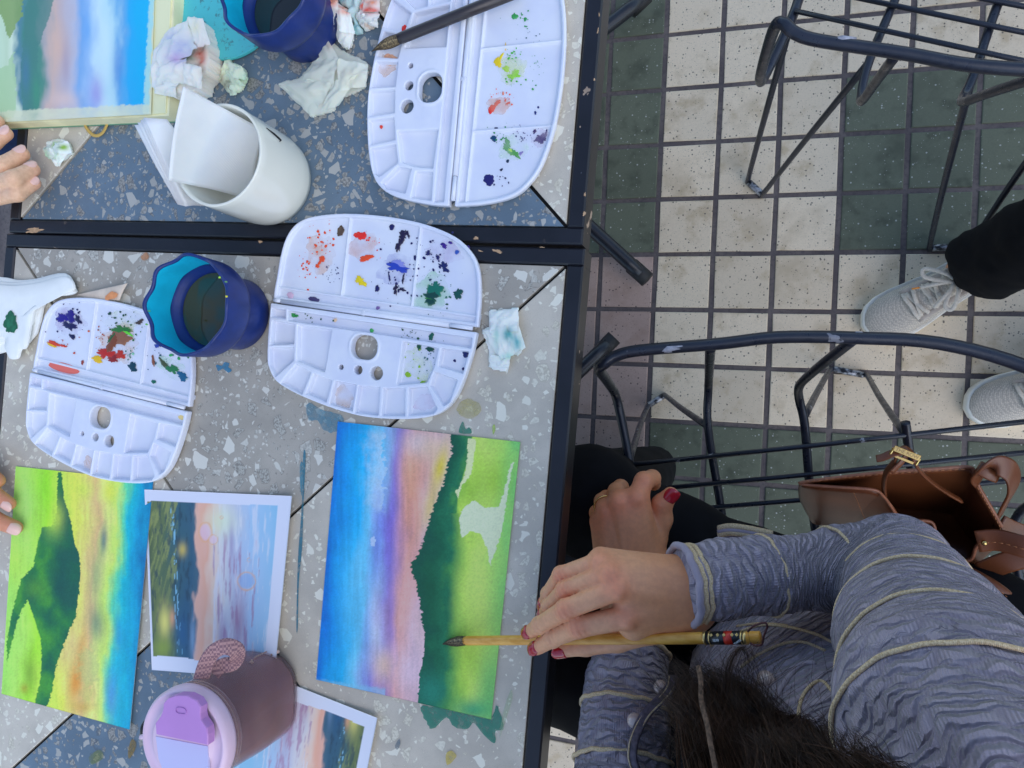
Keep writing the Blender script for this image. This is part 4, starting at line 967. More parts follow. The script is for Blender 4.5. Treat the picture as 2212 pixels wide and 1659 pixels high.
# ------------------------------------------------------------------ tissues and scraps
M_tis=vcol('tissue_paper',.92,.2,700,Subsurface_Weight=.15,Subsurface_Scale=.01)
def tissue(label,cr,poly,hgt,seed,base,stains=(),res=.0011,group='crumpled paper tissues',name='crumpled_tissue',fold=42,lift=.0015,cat='tissue',z0=0.0,leaves=(),flat=1.0):
    if leaves: hgt=hgt*flat
    W=np.array([T(*cr(*q),z0) for q in poly]); lo=W.min(0)-.003;hi=W.max(0)+.003
    xs=np.arange(lo[0],hi[0],res);ys=np.arange(lo[1],hi[1],res); X,Y=np.meshgrid(xs,ys,indexing='ij')
    ex_=X+(fbm(X*150,Y*150,seed)-.5)*.0035; ey_=Y+(fbm(X*150,Y*150,seed+5)-.5)*.0035
    D=polysdf(ex_,ey_,W[:,:2])
    wx=X+(fbm(X*35,Y*35,seed+9)-.5)*.02; wy=Y+(fbm(X*35,Y*35,seed+11)-.5)*.02
    rs=np.random.default_rng(seed); acc=np.zeros_like(X); tot=0
    for q in range(7):                                   # creased facets: folded triangle waves in random directions
        an=rs.random()*math.pi; fr=fold*(.55+1.9*rs.random())*(1 if q<4 else 2.2); am=1/(.6+fr/fold)
        ph=(wx*math.cos(an)+wy*math.sin(an))*fr+rs.random()*9+1.4*fbm(X*fold*.8,Y*fold*.8,seed+30+q,2)
        acc+=am*np.abs(2*(ph-np.floor(ph+.5)))*(.35+1.1*fbm(X*fold*.5,Y*fold*.5,seed+50+q,2)); tot+=am
    acc=acc/tot
    env=np.sqrt(np.clip(-D/(abs(D.min())+1e-6),0,1))
    z=z0+lift+hgt*(.30*env+env**.6*1.15*np.clip(acc-.12,0,1)*1.2)+.0008*acc
    G=np.stack([X,Y,ZT+z],-1)
    # keep the outline where it stands: pull raised points back along the view to their table position
    U,Vv=Qp(np.stack([X,Y,np.full_like(X,ZT+z0)],-1)); Dd=np.stack([(U-1106)/F,(829.5-Vv)/F,-np.ones_like(U)],-1)@RM.T
    ix,iy=uncrop(cr)(U,Vv)
    c=np.zeros(X.shape+(3,))+np.array(px(*base))
    for sx,sy,rx,ry,col,a in stains:
        m=np.exp(-(((ix-sx)/rx)**2+((iy-sy)/ry)**2)*1.3)*(.5+fbm(ix/30,iy/30,seed+20)); c=over(c,m,col,a)
    inside=D<0
    nx,ny=X.shape; Q=gridfaces(nx,ny); idx=inside.ravel(); keep=idx[Q].all(1); Q=Q[keep]
    # skirt under the border
    used=np.unique(Q); mp=np.full(nx*ny,-1); mp[used]=np.arange(len(used))
    V=G.reshape(-1,3)[used]; C=c.reshape(-1,3)[used]; Q=mp[Q]
    E=np.concatenate([Q[:,[0,1]],Q[:,[1,2]],Q[:,[2,3]],Q[:,[3,0]]]); key=np.sort(E,1); k=key[:,0]*len(V)+key[:,1]
    uq,inv,cnt=np.unique(k,return_inverse=True,return_counts=True); be=E[cnt[inv]==1]
    b=len(V); bv=np.unique(be); mb=np.full(b,-1); mb[bv]=b+np.arange(len(bv))
    low=V[bv].copy(); low[:,2]=ZT+.0009; V2=np.concatenate([V,low]); C2=np.concatenate([C,C[bv]])
    sk=np.stack([be[:,1],be[:,0],mb[be[:,0]],mb[be[:,1]]],1)
    VV=[V2];CC=[C2];QQ=[np.concatenate([Q,sk])]; n0=len(V2)
    for li,lf in enumerate(leaves):                       # folded layers of thin paper lying on top
        pts=[P(*cr(x,y),ZT+z0+d) for x,y,d in lf]; m_=20
        A_4,B_4,C_4,D_4=pts; S_,T_=np.meshgrid(np.linspace(0,1,m_),np.linspace(0,1,m_),indexing='ij')
        nr=np.cross(B_4-A_4,D_4-A_4); nr/=np.linalg.norm(nr); nr=nr if nr[2]>0 else -nr
        g=(A_4*(1-S_[...,None])+B_4*S_[...,None])*(1-T_[...,None])+(D_4*(1-S_[...,None])+C_4*S_[...,None])*T_[...,None]
        sz=np.linalg.norm(B_4-A_4); w_=fbm(S_*3.2+li*5,T_*3.2,seed+li*7,2); cre=np.abs(2*((S_*1.7+T_*.9+w_*.9+li*.37)%1)-1)
        g=g+nr*(sz*(.10*np.sin(math.pi*S_)*np.sin(math.pi*T_)+.07*(cre-.5)+.10*(w_-.5)))[...,None]
        e1=(fbm(S_*9,T_*9,seed+li,2)-.5)*.06; g=g+(B_4-A_4)*(e1*(np.abs(S_-.5)>.45))[...,None]+(D_4-A_4)*(e1*(np.abs(T_-.5)>.45))[...,None]
        u_,v_=Qp(g); ix_,iy_=uncrop(cr)(u_,v_); cc=np.zeros(S_.shape+(3,))+np.array(px(*base))
        for sx,sy,rx,ry,col,a in stains:
            mm=np.exp(-(((ix_-sx)/rx)**2+((iy_-sy)/ry)**2)*1.3)*(.5+fbm(ix_/30,iy_/30,seed+20)); cc=over(cc,mm,col,a)
        VV.append(g.reshape(-1,3)); CC.append(cc.reshape(-1,3)); QQ.append(gridfaces(m_,m_)+n0); n0+=m_*m_
    o=obj(name,np.concatenate(VV),np.concatenate(QQ),M_tis,None,True,colors=np.clip(np.concatenate(CC),.004,.9))
    return tag(o,label,cat,group)
W0=(222,228,240)
tissue('large crumpled tissue with violet and red stains beside the sketchbook',C2,[(0,620),(20,500),(90,400),(170,300),(330,215),(345,180),(440,170),(480,190),(530,330),(565,560),(555,700),(480,780),(465,870),(380,900),(230,915),(190,940),(150,910),(30,880),(0,840),(10,740)],.024,3,(214,224,250),[(260,480,150,150,(150,165,225),.85),(220,560,110,60,(160,140,215),.7),(480,540,70,90,(170,80,70),.8),(500,600,30,90,(190,60,40),.7),(390,600,80,35,(110,135,140),.8),(490,690,45,50,(140,135,125),.8),(400,270,50,80,(215,220,205),.6)],fold=26,z0=.018,flat=.45,leaves=[[(20,480,.006),(330,215,.012),(420,470,.022),(60,680,.012)],[(330,180,.014),(470,175,.014),(545,420,.016),(410,470,.020)],[(60,600,.012),(330,560,.022),(300,800,.012),(20,820,.004)],[(280,600,.022),(460,640,.020),(470,860,.010),(290,800,.014)],[(10,790,.003),(240,790,.012),(210,940,.004),(20,900,.002)]])
tissue('small crumpled pale green tissue between the napkin mug and navy cup',C2,[(700,590),(740,580),(800,620),(860,640),(910,700),(920,780),(880,850),(840,890),(780,925),(730,900),(680,830),(650,760),(680,700),(690,650)],.018,21,(200,220,225),[(880,760,80,80,(160,205,205),.7),(720,840,60,70,(120,125,125),.8),(690,780,30,50,(130,130,120),.7)],fold=70,flat=.6,leaves=[[(700,590,.010),(850,640,.014),(900,760,.012),(760,760,.018)],[(690,660,.010),(770,700,.018),(880,830,.008),(730,810,.008)],[(660,760,.004),(720,780,.010),(800,910,.004),(740,920,.003)]])
tissue('twisted white tissue with orange red top hanging beside the navy cup',C2,[(1620,-30),(1770,-30),(1800,60),(1900,110),(1890,180),(1935,260),(1940,350),(1910,460),(1860,485),(1800,440),(1760,370),(1740,320),(1650,315),(1560,260),(1525,170),(1545,110),(1630,80)],.022,35,(210,221,248),[(1680,30,90,50,(225,110,90),.9),(1840,110,80,35,(225,130,110),.8),(1700,0,120,30,(215,140,125),.9),(1580,200,40,60,(195,215,235),.5)],fold=55,flat=.6,leaves=[[(1625,-20,.018),(1760,-20,.020),(1780,130,.018),(1640,110,.018)],[(1640,80,.014),(1740,90,.020),(1730,300,.012),(1540,200,.008)],[(1750,60,.018),(1890,130,.014),(1935,330,.010),(1780,300,.020)],[(1790,270,.018),(1935,300,.010),(1880,480,.005),(1770,400,.008)]])
tissue('white tissue with bright red band touching the upper palette edge',C2,[(2030,-30),(2180,-30),(2170,120),(2160,250),(2110,300),(2050,310),(1990,250),(1955,190),(1990,150),(2010,60)],.018,44,(210,221,248),[(2080,100,100,45,(215,70,50),.95),(2090,20,90,40,(205,130,115),.9),(2090,280,50,25,(175,150,140),.7)],fold=60,flat=.6,leaves=[[(2035,-20,.014),(2170,-20,.016),(2165,120,.016),(2000,110,.012)],[(1990,120,.010),(2165,130,.016),(2150,270,.008),(1970,200,.006)]])
tissue('blue stained tissue wedged between two red stained tissues',C2,[(1800,-30),(2030,-30),(2005,80),(1985,150),(1960,190),(1995,255),(2035,300),(2020,345),(1960,350),(1925,330),(1940,260),(1900,180),(1910,110),(1820,60)],.012,52,(165,195,225),[(1960,290,60,70,(110,180,215),.8),(1880,20,100,50,(130,160,190),.7),(1830,0,30,60,(60,150,180),.7)],fold=50)
n=NT('thin_tissue'); a=n.n('VertexColor'); a.layer_name='Col'; n.p(Base_Color=a.outputs[0],Roughness=.9,Alpha=.68,Subsurface_Weight=.1,Subsurface_Scale=.01); n.bump(n.noise(n.pos(),500,3),.15,.0004)
M_keep=M_tis; M_tis=n.m
tissue('thin see-through tissue spread out beside the upper palette',C2,[(1540,370),(1640,330),(1740,400),(1800,480),(1960,560),(2075,610),(2062,760),(2040,850),(1980,900),(1800,950),(1770,1010),(1760,1070),(1640,1110),(1525,1135),(1490,1060),(1400,980),(1280,890),(1200,830),(1290,780),(1400,770),(1490,680),(1570,570),(1540,480)],.016,63,(205,220,240),[(1900,760,140,130,(222,230,240),.8),(1700,430,60,60,(235,205,200),.5)],fold=15,lift=.002,flat=.4,leaves=[[(1545,370,.008),(1640,330,.012),(1800,600,.016),(1620,640,.010)],[(1590,560,.008),(1780,560,.018),(1720,800,.014),(1400,780,.006)],[(1210,830,.003),(1500,760,.010),(1720,800,.012),(1530,1130,.003)],[(1720,780,.014),(1960,700,.016),(1780,1010,.008),(1600,1080,.004)],[(1760,560,.016),(2060,620,.010),(2040,830,.008),(1780,880,.016)]])
M_tis=M_keep
tissue('little crumpled tissue with green paint near the sketchbook corner',A1,[(330,925),(390,900),(440,910),(475,950),(482,1000),(440,1040),(400,1060),(380,1085),(355,1050),(310,1020),(302,980)],.017,71,(205,220,246),[(410,955,45,22,(120,165,80),.95),(335,1010,40,30,(150,205,175),.8),(330,970,20,16,(70,110,100),.6)],fold=75,flat=.6,leaves=[[(335,930,.008),(440,915,.012),(470,1000,.008),(360,1000,.014)],[(360,960,.014),(450,980,.010),(385,1080,.003),(350,1040,.006)],[(305,980,.004),(380,930,.012),(380,1030,.010),(320,1030,.003)]])
tissue('folded tissue with teal stain on the right edge of the lower table',A4,[(1445,655),(1530,640),(1622,635),(1622,740),(1640,800),(1668,880),(1620,940),(1590,930),(1560,965),(1555,1038),(1480,1025),(1435,1000),(1445,940),(1420,830),(1395,775),(1440,755)],.012,83,(206,218,246),[(1560,800,45,50,(70,150,175),.95),(1610,850,40,60,(95,165,195),.9),(1485,820,22,70,(135,195,205),.6),(1560,935,60,30,(140,200,215),.6)],fold=34,flat=.35,leaves=[[(1450,665,.005),(1620,638,.006),(1618,780,.010),(1440,790,.008)],[(1400,780,.004),(1540,740,.012),(1590,930,.008),(1500,960,.006)],[(1530,680,.010),(1622,740,.008),(1664,880,.003),(1570,930,.008)],[(1450,925,.005),(1570,940,.007),(1553,1035,.002),(1437,1000,.002)]])
nb=thing('napkin_stack','stack of soft white napkins with dark green stain at the left edge','napkins',T(30,700))
M_soft=plain('soft_napkin',px(204,218,250),.95,.03,50,.2,300)
def soft(pts,z0,th,seed):
    W=np.array([T(*C6(*q),z0) for q in pts]); W=catmull([w for w in W],4,True); c=W.mean(0); m=len(W)
    rings=[(1.0,0.0),(1.0,th*.7),(.975,th),(.6,th*1.1),(.25,th*1.05)]
    V=[];Fc=[]
    for f,dz in rings:
        for w in W:
            q=c+(w-c)*f; V.append((q[0],q[1],ZT+z0+dz+.0006*float(vnoise(q[0]*60,q[1]*60,seed))))
    for l in range(len(rings)-1):
        for k in range(m): Fc.append((l*m+k,l*m+(k+1)%m,(l+1)*m+(k+1)%m,(l+1)*m+k))
    V.append((c[0],c[1],ZT+z0+th*1.05)); Fc+= [((len(rings)-1)*m+k,(len(rings)-1)*m+(k+1)%m,len(V)-1) for k in range(m)]
    return V,[f[::-1] for f in Fc]
obj('napkin',*soft([(-500,330),(40,308),(300,350),(560,330),(960,252),(1105,470),(1080,540),(700,620),(440,1250),(-500,1390)],.0012,.0035,1),M_soft,nb)
obj('napkin',*soft([(-500,400),(200,390),(600,340),(975,262),(1100,480),(1050,560),(650,640),(480,1000),(300,1150),(-500,1340)],.005,.003,2),M_soft,nb)
obj('napkin',*soft([(-500,450),(240,430),(620,380),(985,300),(1090,480),(900,570),(560,700),(420,1280),(330,1350),(280,1470),(170,1478),(100,1330),(60,1160),(-500,1150)],.0085,.003,3),M_soft,nb)
v,f=splatV(C6,150,960,95,150,12,.28,.0128,.0003,900)
obj('green_stain',v,f,plain('green_dye',px(30,95,80),.9,.3,160),nb)
sc_=thing('paper_scrap','torn paper wedge with orange paint poking out behind the left palette','paper scrap',T(*C6(1500,520)))
obj('scrap_sheet',*leaf([T(*C6(1090,560),.002),T(*C6(1835,392),.010),T(*C6(1720,640),.006),T(*C6(1300,620),.002)],.002,12,.0005),plain('scrap_paper',px(185,180,190),.8,.12,60),sc_)
obj('orange_paint',*splatV(C6,1600,575,105,45,-20,.25,.0095,.0002,901),plain('orange_wash',px(205,140,105),.7,.2,90),sc_)

# ------------------------------------------------------------------ brushes
def brush(label,name,tip,neck,handle_end,rh,mats,tipr,handle_r=None):
    t=thing(name,label,'paintbrush',tip)
    d=np.array(handle_end)-np.array(neck)
    return t
M_hair=NT('brush_hair'); hp=M_hair.n('TexCoord').outputs['Object']
M_hair.p(Base_Color=M_hair.mix(M_hair.ramp(M_hair.noise(M_hair.pos(),700,3),.35,.65),px(62,58,55),px(135,125,105)),Roughness=.6); M_hair=M_hair.m
def bristles(t,tip,neck,r0,bend):
    tip=np.array(tip);neck=np.array(neck); ax=neck-tip; L=np.linalg.norm(ax); ax/=L
    mid=[tip+ax*L*k+np.array(bend)*math.sin(math.pi*(k**.7))*.6 for k in (0,.12,.3,.55,.8,1.0)]
    pts=catmull(mid,5)
    obj('bristle_head',*tube(pts,[.00015,.0007,r0*.42,r0*.82,r0*1.02,r0*.95,r0*.85],14),M_hair,t)
    parts=[]
    for k in range(46):
        a=random.random()*6.28; q=[]; rr=random.uniform(.9,1.12)
        sd_=np.cross(ax,ZA); sd_/=np.linalg.norm(sd_); up=np.cross(sd_,ax)
        prof=np.interp(np.linspace(0,1,len(pts)),np.linspace(0,1,7),[.0001,.0007,r0*.42,r0*.82,r0*1.02,r0*.95,r0*.85])
        q=[pts[i]+(sd_*math.cos(a)+up*math.sin(a))*prof[i]*rr for i in range(0,len(pts),2)]
        parts.append(tube(q,.00016,3))
    V,Fc=join(*parts); tag(obj('bristles',V,Fc,plain('dark_bristle',px(70,62,55),.6),t),None,None,kind='stuff')
# black handled brush lying across the upper palette
b0=P(*A2(712,318),ZT+.0135); b1=P(*A2(888,238),ZT+.0165); b2=P(*A2(1640,-62),ZT+.018)
bb=thing('black_brush','black handled brush with brown pointed bristles resting on the upper palette','paintbrush',b0)
bristles(bb,b0,b1,.0050,(0.001,.0016,0))
n=NT('black_lacquer'); n.p(Base_Color=px(42,40,50),Roughness=.32,Specular_IOR_Level=.5); n.bump(n.noise(n.pos(),60,2),.05,.0004)
obj('handle',*tube([b1-(b2-b1)*.01,b1+(b2-b1)*.03,b1+(b2-b1)*.5,b2],[.0050,.0054,.0054,.0055],18),n.m,bb)
# bamboo brush held by the painter
g0=P(955,1392,ZT+.002); g1=P(1010,1384,ZT+.012); g2=P(1642,1377,ZT+.088)
gb=thing('bamboo_brush','bamboo calligraphy brush with gold and black band held over the painting','paintbrush',g0)
bristles(gb,g0,g1,.0042,(0,.0012,.0003))
n=NT('bamboo'); p=n.pos(); mp_=n.n('Mapping'); n.set(mp_.inputs[0],p); mp_.inputs['Scale'].default_value=(14,260,260)
n.p(Base_Color=n.mix(n.ramp(n.noise(mp_.outputs[0],1.0,4),.3,.7),px(185,135,55),px(215,170,95)),Roughness=.35,Specular_IOR_Level=.5); M_bam=n.m
gd=g2-g1; GB=lambda k:g1+gd*k
obj('handle',*tube([GB(-.012),GB(.0),GB(.5),GB(1.0)],[.0038,.0042,.0043,.0045],18),M_bam,gb)
M_gold=plain('gold_foil',(.75,.52,.2),.3,Metallic=.85); 
obj('label_band',*tube([GB(.852),GB(.960)],.00475,20),plain('black_label',(.012,.012,.014),.35),gb)
for a,b in ((.846,.853),(.862,.866),(.951,.955),(.958,.966)): obj('gold_ring',*tube([GB(a),GB(b)],.0050,20),M_gold,gb)
obj('red_seal',*tube([GB(.905),GB(.928)],.00485,20),plain('red_foil',px(165,40,30),.4),gb)
# gold decoration and lettering on the band
gu=gd/np.linalg.norm(gd); gs=np.cross(gu,ZA); gs/=np.linalg.norm(gs); gn=np.cross(gs,gu)
def onband(k,a,r=.0050): return GB(k)+(gn*math.cos(a)+gs*math.sin(a))*r
for k in (.872,.890,.908,.930,.943):
    q=[onband(k+.004*math.cos(t*2.1)*(.6+.4*math.cos(3*t)),-.75+.25*math.sin(t*2.1)) for t in np.linspace(0,6,9)]
    obj('gold_motif',*tube(q,.00035,5),M_gold,gb)
def text3d(body,size,origin,xd,yd,mat,par,name='lettering',ext=.0001):
    cu=bpy.data.curves.new('txt','FONT'); cu.body=body; cu.size=size; cu.extrude=ext; cu.align_x='CENTER'; cu.align_y='CENTER'
    o=bpy.data.objects.new('txt',cu); COL.objects.link(o)
    bpy.context.view_layer.update()
    me=bpy.data.meshes.new_from_object(o.evaluated_get(bpy.context.evaluated_depsgraph_get()))
    bpy.data.objects.remove(o,do_unlink=True)
    xd=np.array(xd)/np.linalg.norm(xd); yd=np.array(yd)-(np.array(yd)@xd)*xd; yd/=np.linalg.norm(yd); zd=np.cross(xd,yd)
    co=np.empty(len(me.vertices)*3); me.vertices.foreach_get('co',co); co=co.reshape(-1,3)
    W=np.asarray(origin)+co[:,:1]*xd+co[:,1:2]*yd+co[:,2:3]*zd
    me.vertices.foreach_set('co',W.astype(np.float32).ravel()); me.materials.clear(); me.materials.append(mat); me.update()
    return link(name,me,par)
M_wht=plain('white_print',(.75,.75,.75),.5)
text3d('THREE',.0022,onband(.943,.30,.0052),-(gs)*.6+gu,gn*0-gs,M_wht,gb)
text3d('珐明',.0024,onband(.884,.05,.0052),gu,-gs,M_wht,gb)
lp=[P(*C5(1250,135),.838),P(*C5(1290,95),.845),P(*C5(1380,65),.85),P(*C5(1400,100),.85),P(*C5(1375,170),.847),P(*C5(1360,235),.84),P(*C5(1310,245),.835),P(*C5(1265,225),.833)]
obj('hanging_cord',*tube(catmull(lp,6),.0007,8),plain('maroon_cord',px(60,25,35),.7),gb)

# beige chips where the paint of the table frames is gone
M_chip=plain('bare_primer',px(158,136,122),.7,.2,200)
for par,cr,x,y,rx,ry,rot in ((tabL,A4,1490,286,30,9,8),(tabL,A4,1765,262,16,3,0),(tabU,A4,1358,206,17,8,5),(tabL,A4,26,228,12,8,30),(tabU,A1,222,1492,56,14,0),(tabU,A2,2030,1200,5,14,0),(tabU,A2,2026,1318,8,14,0),(tabL,A4,1385,285,14,4,10),(tabU,A2,2088,490,4,10,0),(tabU,A2,2110,190,4,16,10),(tabU,A2,2118,90,3,14,0)):
    SEED[0]+=1; obj('paint_chip',*splatV(cr,x,y,rx,ry,rot,.5,.0012,.0001,SEED[0]),M_chip,par)
# ------------------------------------------------------------------ wire chairs
n=NT('chair_enamel'); p=n.pos()
chp=n.math('MULTIPLY',n.ramp(n.noise(p,22,4,.6),.655,.67),n.ramp(n.noise(p,5,2),.46,.58))
n.p(Base_Color=n.mix(chp,n.mix(n.ramp(n.noise(p,16,3),.3,.7),(.013,.016,.026),(.020,.023,.036)),(.30,.30,.33)),Roughness=n.ramp(n.noise(p,90,3),.3,.7,.26,.42),Specular_IOR_Level=.55); n.bump(n.math('SUBTRACT',n.noise(p,350,3),chp),.15,.0006); M_chair=n.m
n=NT('worn_steel_foot'); n.p(Base_Color=n.mix(n.ramp(n.noise(n.pos(),120,4),.4,.6),(.03,.03,.035),(.38,.38,.40)),Roughness=.4,Metallic=.5); M_foot=n.m
CW=.48
def mir(q): return (q[0],-CW-q[1],q[2])
def full(side): return [np.array(q) for q in side]+[np.array(mir(q)) for q in side[::-1]]
chair_parts=[]
s1=[(.0129,.0335,.66),(.0045,.0305,.645),(-.0035,.025,.565),(-.0085,.0165,.495),(-.0085,.003,.463),(-.006,-.04,.456),(-.0045,-.0833,.455),(-.0068,-.125,.446),(-.008,-.24,.442)]
rail=[(.05,.0415,.66),(.125,.036,.66),(.18,.0335,.66),(.2447,.0223,.66),(.3104,.0065,.662),(.3713,-.0242,.666),(.43,-.075,.68),(.468,-.15,.69),(.48,-.24,.695)]
loop=[np.array(q) for q in s1[::-1]]+[np.array((.026,.0395,.66))]+[np.array(q) for q in rail]
loopm=[np.array(mir(q)) for q in (rail[:-1][::-1]+[(.026,.0395,.66)]+s1[:-1])]
chair_parts.append(('arm_rail',tube(catmull(loop+loopm,5,True),.0060,12,True),M_chair))
sup=[[(.118,.036,.655),(.113,.021,.565),(.109,.009,.488),(.106,-.004,.463),(.0990,-.0500,.455),(.0998,-.15,.444),(.10,-.24,.442)],
     [(.2447,.0215,.655),(.232,.011,.605),(.216,-.003,.535),(.2080,-.014,.488),(.2085,-.030,.463),(.2108,-.060,.455),(.2065,-.14,.444),(.205,-.24,.442)],
     [(.316,-.070,.466),(.317,-.088,.460),(.318,-.16,.444),(.32,-.24,.442)],
     [(.468,-.15,.69),(.452,-.16,.58),(.425,-.17,.48),(.41,-.20,.447),(.408,-.24,.443)]]
for s in sup:
    chair_parts.append(('crossbar',tube(catmull(full(s)[:len(s)]+full(s)[len(s)+1:],5),.0052,10),M_chair))
for y,x0,x1,z in ((-.0845,-.004,.455,.4625),(-.119,-.005,.445,.4545),(-.149,-.006,.43,.4505),(-.195,-.006,.415,.4485),(-.24,-.007,.415,.4480)):
    for yy in ({y,-CW-y}):
        chair_parts.append(('seat_wire',tube([(x0,yy,z),((x0+x1)/2,yy-.001,z),(x1,yy,z)],.0031,8),M_chair))
for m in (False,True):
    mm=(lambda q:np.array(mir(q))) if m else (lambda q:np.array(q))
    for L in ([(-.0040,-.080,.458),(-.012,-.035,.20),(-.0173,-.0105,.02),(-.0150,-.0070,.0075),(0,0,.006),(.0150,.0066,.0075),(.0185,.0066,.02),(.055,-.02,.22),(.0987,-.0475,.455)],
              [(.2108,-.052,.455),(.262,-.018,.22),(.308,.0115,.02),(.316,.0130,.0075),(.340,.004,.006),(.362,-.0045,.0075),(.366,-.008,.02),(.342,-.045,.22),(.317,-.087,.456)]):
        pts=catmull([mm(q) for q in L],5)
        chair_parts.append(('leg',tube(pts,.0046,10),M_chair))
        a,b=mm(L[3]),mm(L[5]); chair_parts.append(('foot_sleeve',tube([a,(a+b)/2-ZA*.0008,b],.0060,10),M_foot))
CH=[(nm,mesh(nm,v,f,mt)) for nm,(v,f),mt in chair_parts]
def chair(label,loc,rz):
    t=thing('wire_chair',label,'chair',loc,rz,'black wire chairs')
    for nm,me in CH: child_local(nm,me,t)
    return t
chA=chair('black metal wire armchair with the seated painter and brown handbag on it',(-.125,.003,0),math.radians(8.2))
a=math.radians(-21.5); off=np.array((math.sin(a)*CW*1,-math.cos(a)*CW,0))   # mirrored front foot is at local (0,-CW)
chB=chair('empty black metal wire armchair above the pale sneakers',(.054-(-math.sin(a)*-CW),.397-(math.cos(a)*-CW),0),a)

M_bare=plain('chipped_enamel',(.34,.34,.38),.5,.3,200)
for par,cr,pts in ((chA,B2,[(430,578),(500,566),(570,556),(640,548)]),(chA,B2,[(1405,494),(1440,494)]),(chA,B2,[(1620,520),(1680,522)]),(chB,B1,[(1275,190),(1340,184),(1410,180)])):
    q=np.array([P(*cr(x,y),.6655) for x,y in pts]); q[:,2]=.6618
    obj('paint_chip',*tube(q,[.0022,.0046,.0042,.0020],10),M_bare,par)
# ------------------------------------------------------------------ leather bag
n=NT('tan_leather'); p=n.pos()
n.p(Base_Color=n.mix(n.ramp(n.noise(p,18,4),.3,.7),(.135,.040,.014),(.195,.062,.022)),Roughness=.36,Specular_IOR_Level=.45); n.bump(n.noise(p,900,3,.6),.18,.0004); M_lea=n.m
M_edge=plain('leather_edge',(.30,.115,.06),.4,.15,90); M_stitch=plain('bag_stitch',(.36,.14,.05),.7)
bag=thing('leather_handbag','open tan brown leather handbag with gold clasp on the chair beside the painter','handbag',P(*C4(1000,600),.455))
def c4(x,y,z): return P(*C4(x,y),z)
rim=[(252,388,.618),(480,352,.624),(900,302,.628),(1300,275,.630),(1610,256,.630),(1672,300,.628),(1700,400,.620),(1790,560,.606),(1880,720,.590),(1905,812,.580),(1800,835,.570),(1690,900,.560),(1640,1010,.552),(1480,1000,.548),(1375,860,.548),(1340,720,.552),(1260,690,.556),(1150,700,.562),(1060,668,.574),(985,560,.592),(930,490,.606),(860,442,.616),(640,424,.618),(400,408,.618)]
bot=[(345,620,.462),(500,585,.462),(820,570,.462),(1150,585,.462),(1420,620,.462),(1520,650,.462),(1560,720,.462),(1620,800,.462),(1690,880,.462),(1720,950,.462),(1700,1010,.462),(1680,1060,.462),(1660,1120,.462),(1500,1090,.462),(1380,1040,.462),(1260,990,.462),(1150,940,.462),(1050,900,.462),(950,860,.462),(840,810,.462),(760,785,.462),(680,770,.462),(520,745,.462),(360,712,.462)]
R_=catmull([c4(*q) for q in rim],4,True); B_=catmull([c4(*q) for q in bot],4,True); m=len(R_)
def loft(k0,off,nr=10):
    V=[];Fc=[]
    for i in range(nr):
        k=i/(nr-1); w=R_*(1-k)+B_*k; c=w.mean(0); b=.006*math.sin(math.pi*k)
        d=w-c; d[:,2]=0; d/=np.linalg.norm(d,axis=1)[:,None]+1e-9
        V.append(w+d*(b+off))
    V=np.concatenate(V)
    for i in range(nr-1):
        for k in range(m): Fc.append((i*m+k,i*m+(k+1)%m,(i+1)*m+(k+1)%m,(i+1)*m+k))
    return V,Fc
v1,f1=loft(0,0.0); v2,f2=loft(0,-.0022)
V,Fc=join((v1,f1),(v2,[f[::-1] for f in f2])); o=len(v1)
Fc+=[(k,o+k,o+(k+1)%m,(k+1)%m) for k in range(m)]+[tuple(range(o-m,o))]
body=obj('bag_body',V,Fc,M_lea,bag)
obj('rim_edge',*tube(R_+ZA*.0003,.0016,8,True),M_edge,bag)
def stitches(pts,r=.00035,ln=.0035,gap=.002):
    pts=np.asarray(pts); d=np.r_[0,np.cumsum(np.linalg.norm(np.diff(pts,axis=0),axis=1))]; parts=[]; s=0
    g=lambda t:np.array([np.interp(t,d,pts[:,k]) for k in range(3)])
    while s+ln<d[-1]: parts.append(tube([g(s),g(s+ln)],r,5)); s+=ln+gap
    return join(*parts)
def strap(name,pts,w,th,mat,par,up=(0,0,1),st=True):
    q=catmull(pts,6); obj(name,*tube(q,1.0,10,flat=(w,th),up=up),mat,par)
obj('stitching',*stitches(catmull([c4(690,462,.617),c4(740,580,.575),c4(800,725,.50)],6)+ZA*.003),M_stitch,bag)
obj('stitching',*stitches(catmull([c4(1690,420,.624),c4(1770,560,.610),c4(1862,720,.594),c4(1870,790,.585),c4(1760,800,.582),c4(1680,840,.572)],6)+ZA*.002),M_stitch,bag)
obj('stitching',*stitches(catmull([c4(300,376,.6225),c4(900,318,.631),c4(1300,292,.633),c4(1600,275,.633)],6)+ZA*.0008),M_stitch,bag)
# belt through the clasp
strap('belt',[c4(945,480,.60),c4(938,400,.63),c4(960,300,.655),c4(1030,210,.668),c4(1060,140,.672),c4(1110,108,.674),c4(1160,140,.672),c4(1185,210,.668),c4(1240,300,.655),c4(1340,390,.635),c4(1460,470,.615),c4(1565,530,.60)],.0030,.0012,M_lea,bag,up=(.4,.5,.5))
strap('belt_tip',[c4(1090,130,.676),c4(1000,150,.676),c4(930,180,.674),c4(878,190,.672)],.0034,.0010,M_lea,bag,up=(0,.5,1))
strap('belt_tip',[c4(1130,150,.673),c4(1080,220,.672),c4(1000,300,.668)],.0028,.0010,M_lea,bag,up=(.6,.3,.6))
n=NT('polished_gold'); n.p(Base_Color=(.80,.52,.18),Roughness=.16,Metallic=1.0); M_gold2=n.m
ca,cb=c4(1020,105,.680),c4(1232,190,.680); cd=(cb-ca)/np.linalg.norm(cb-ca); cn=np.cross(ZA,cd)
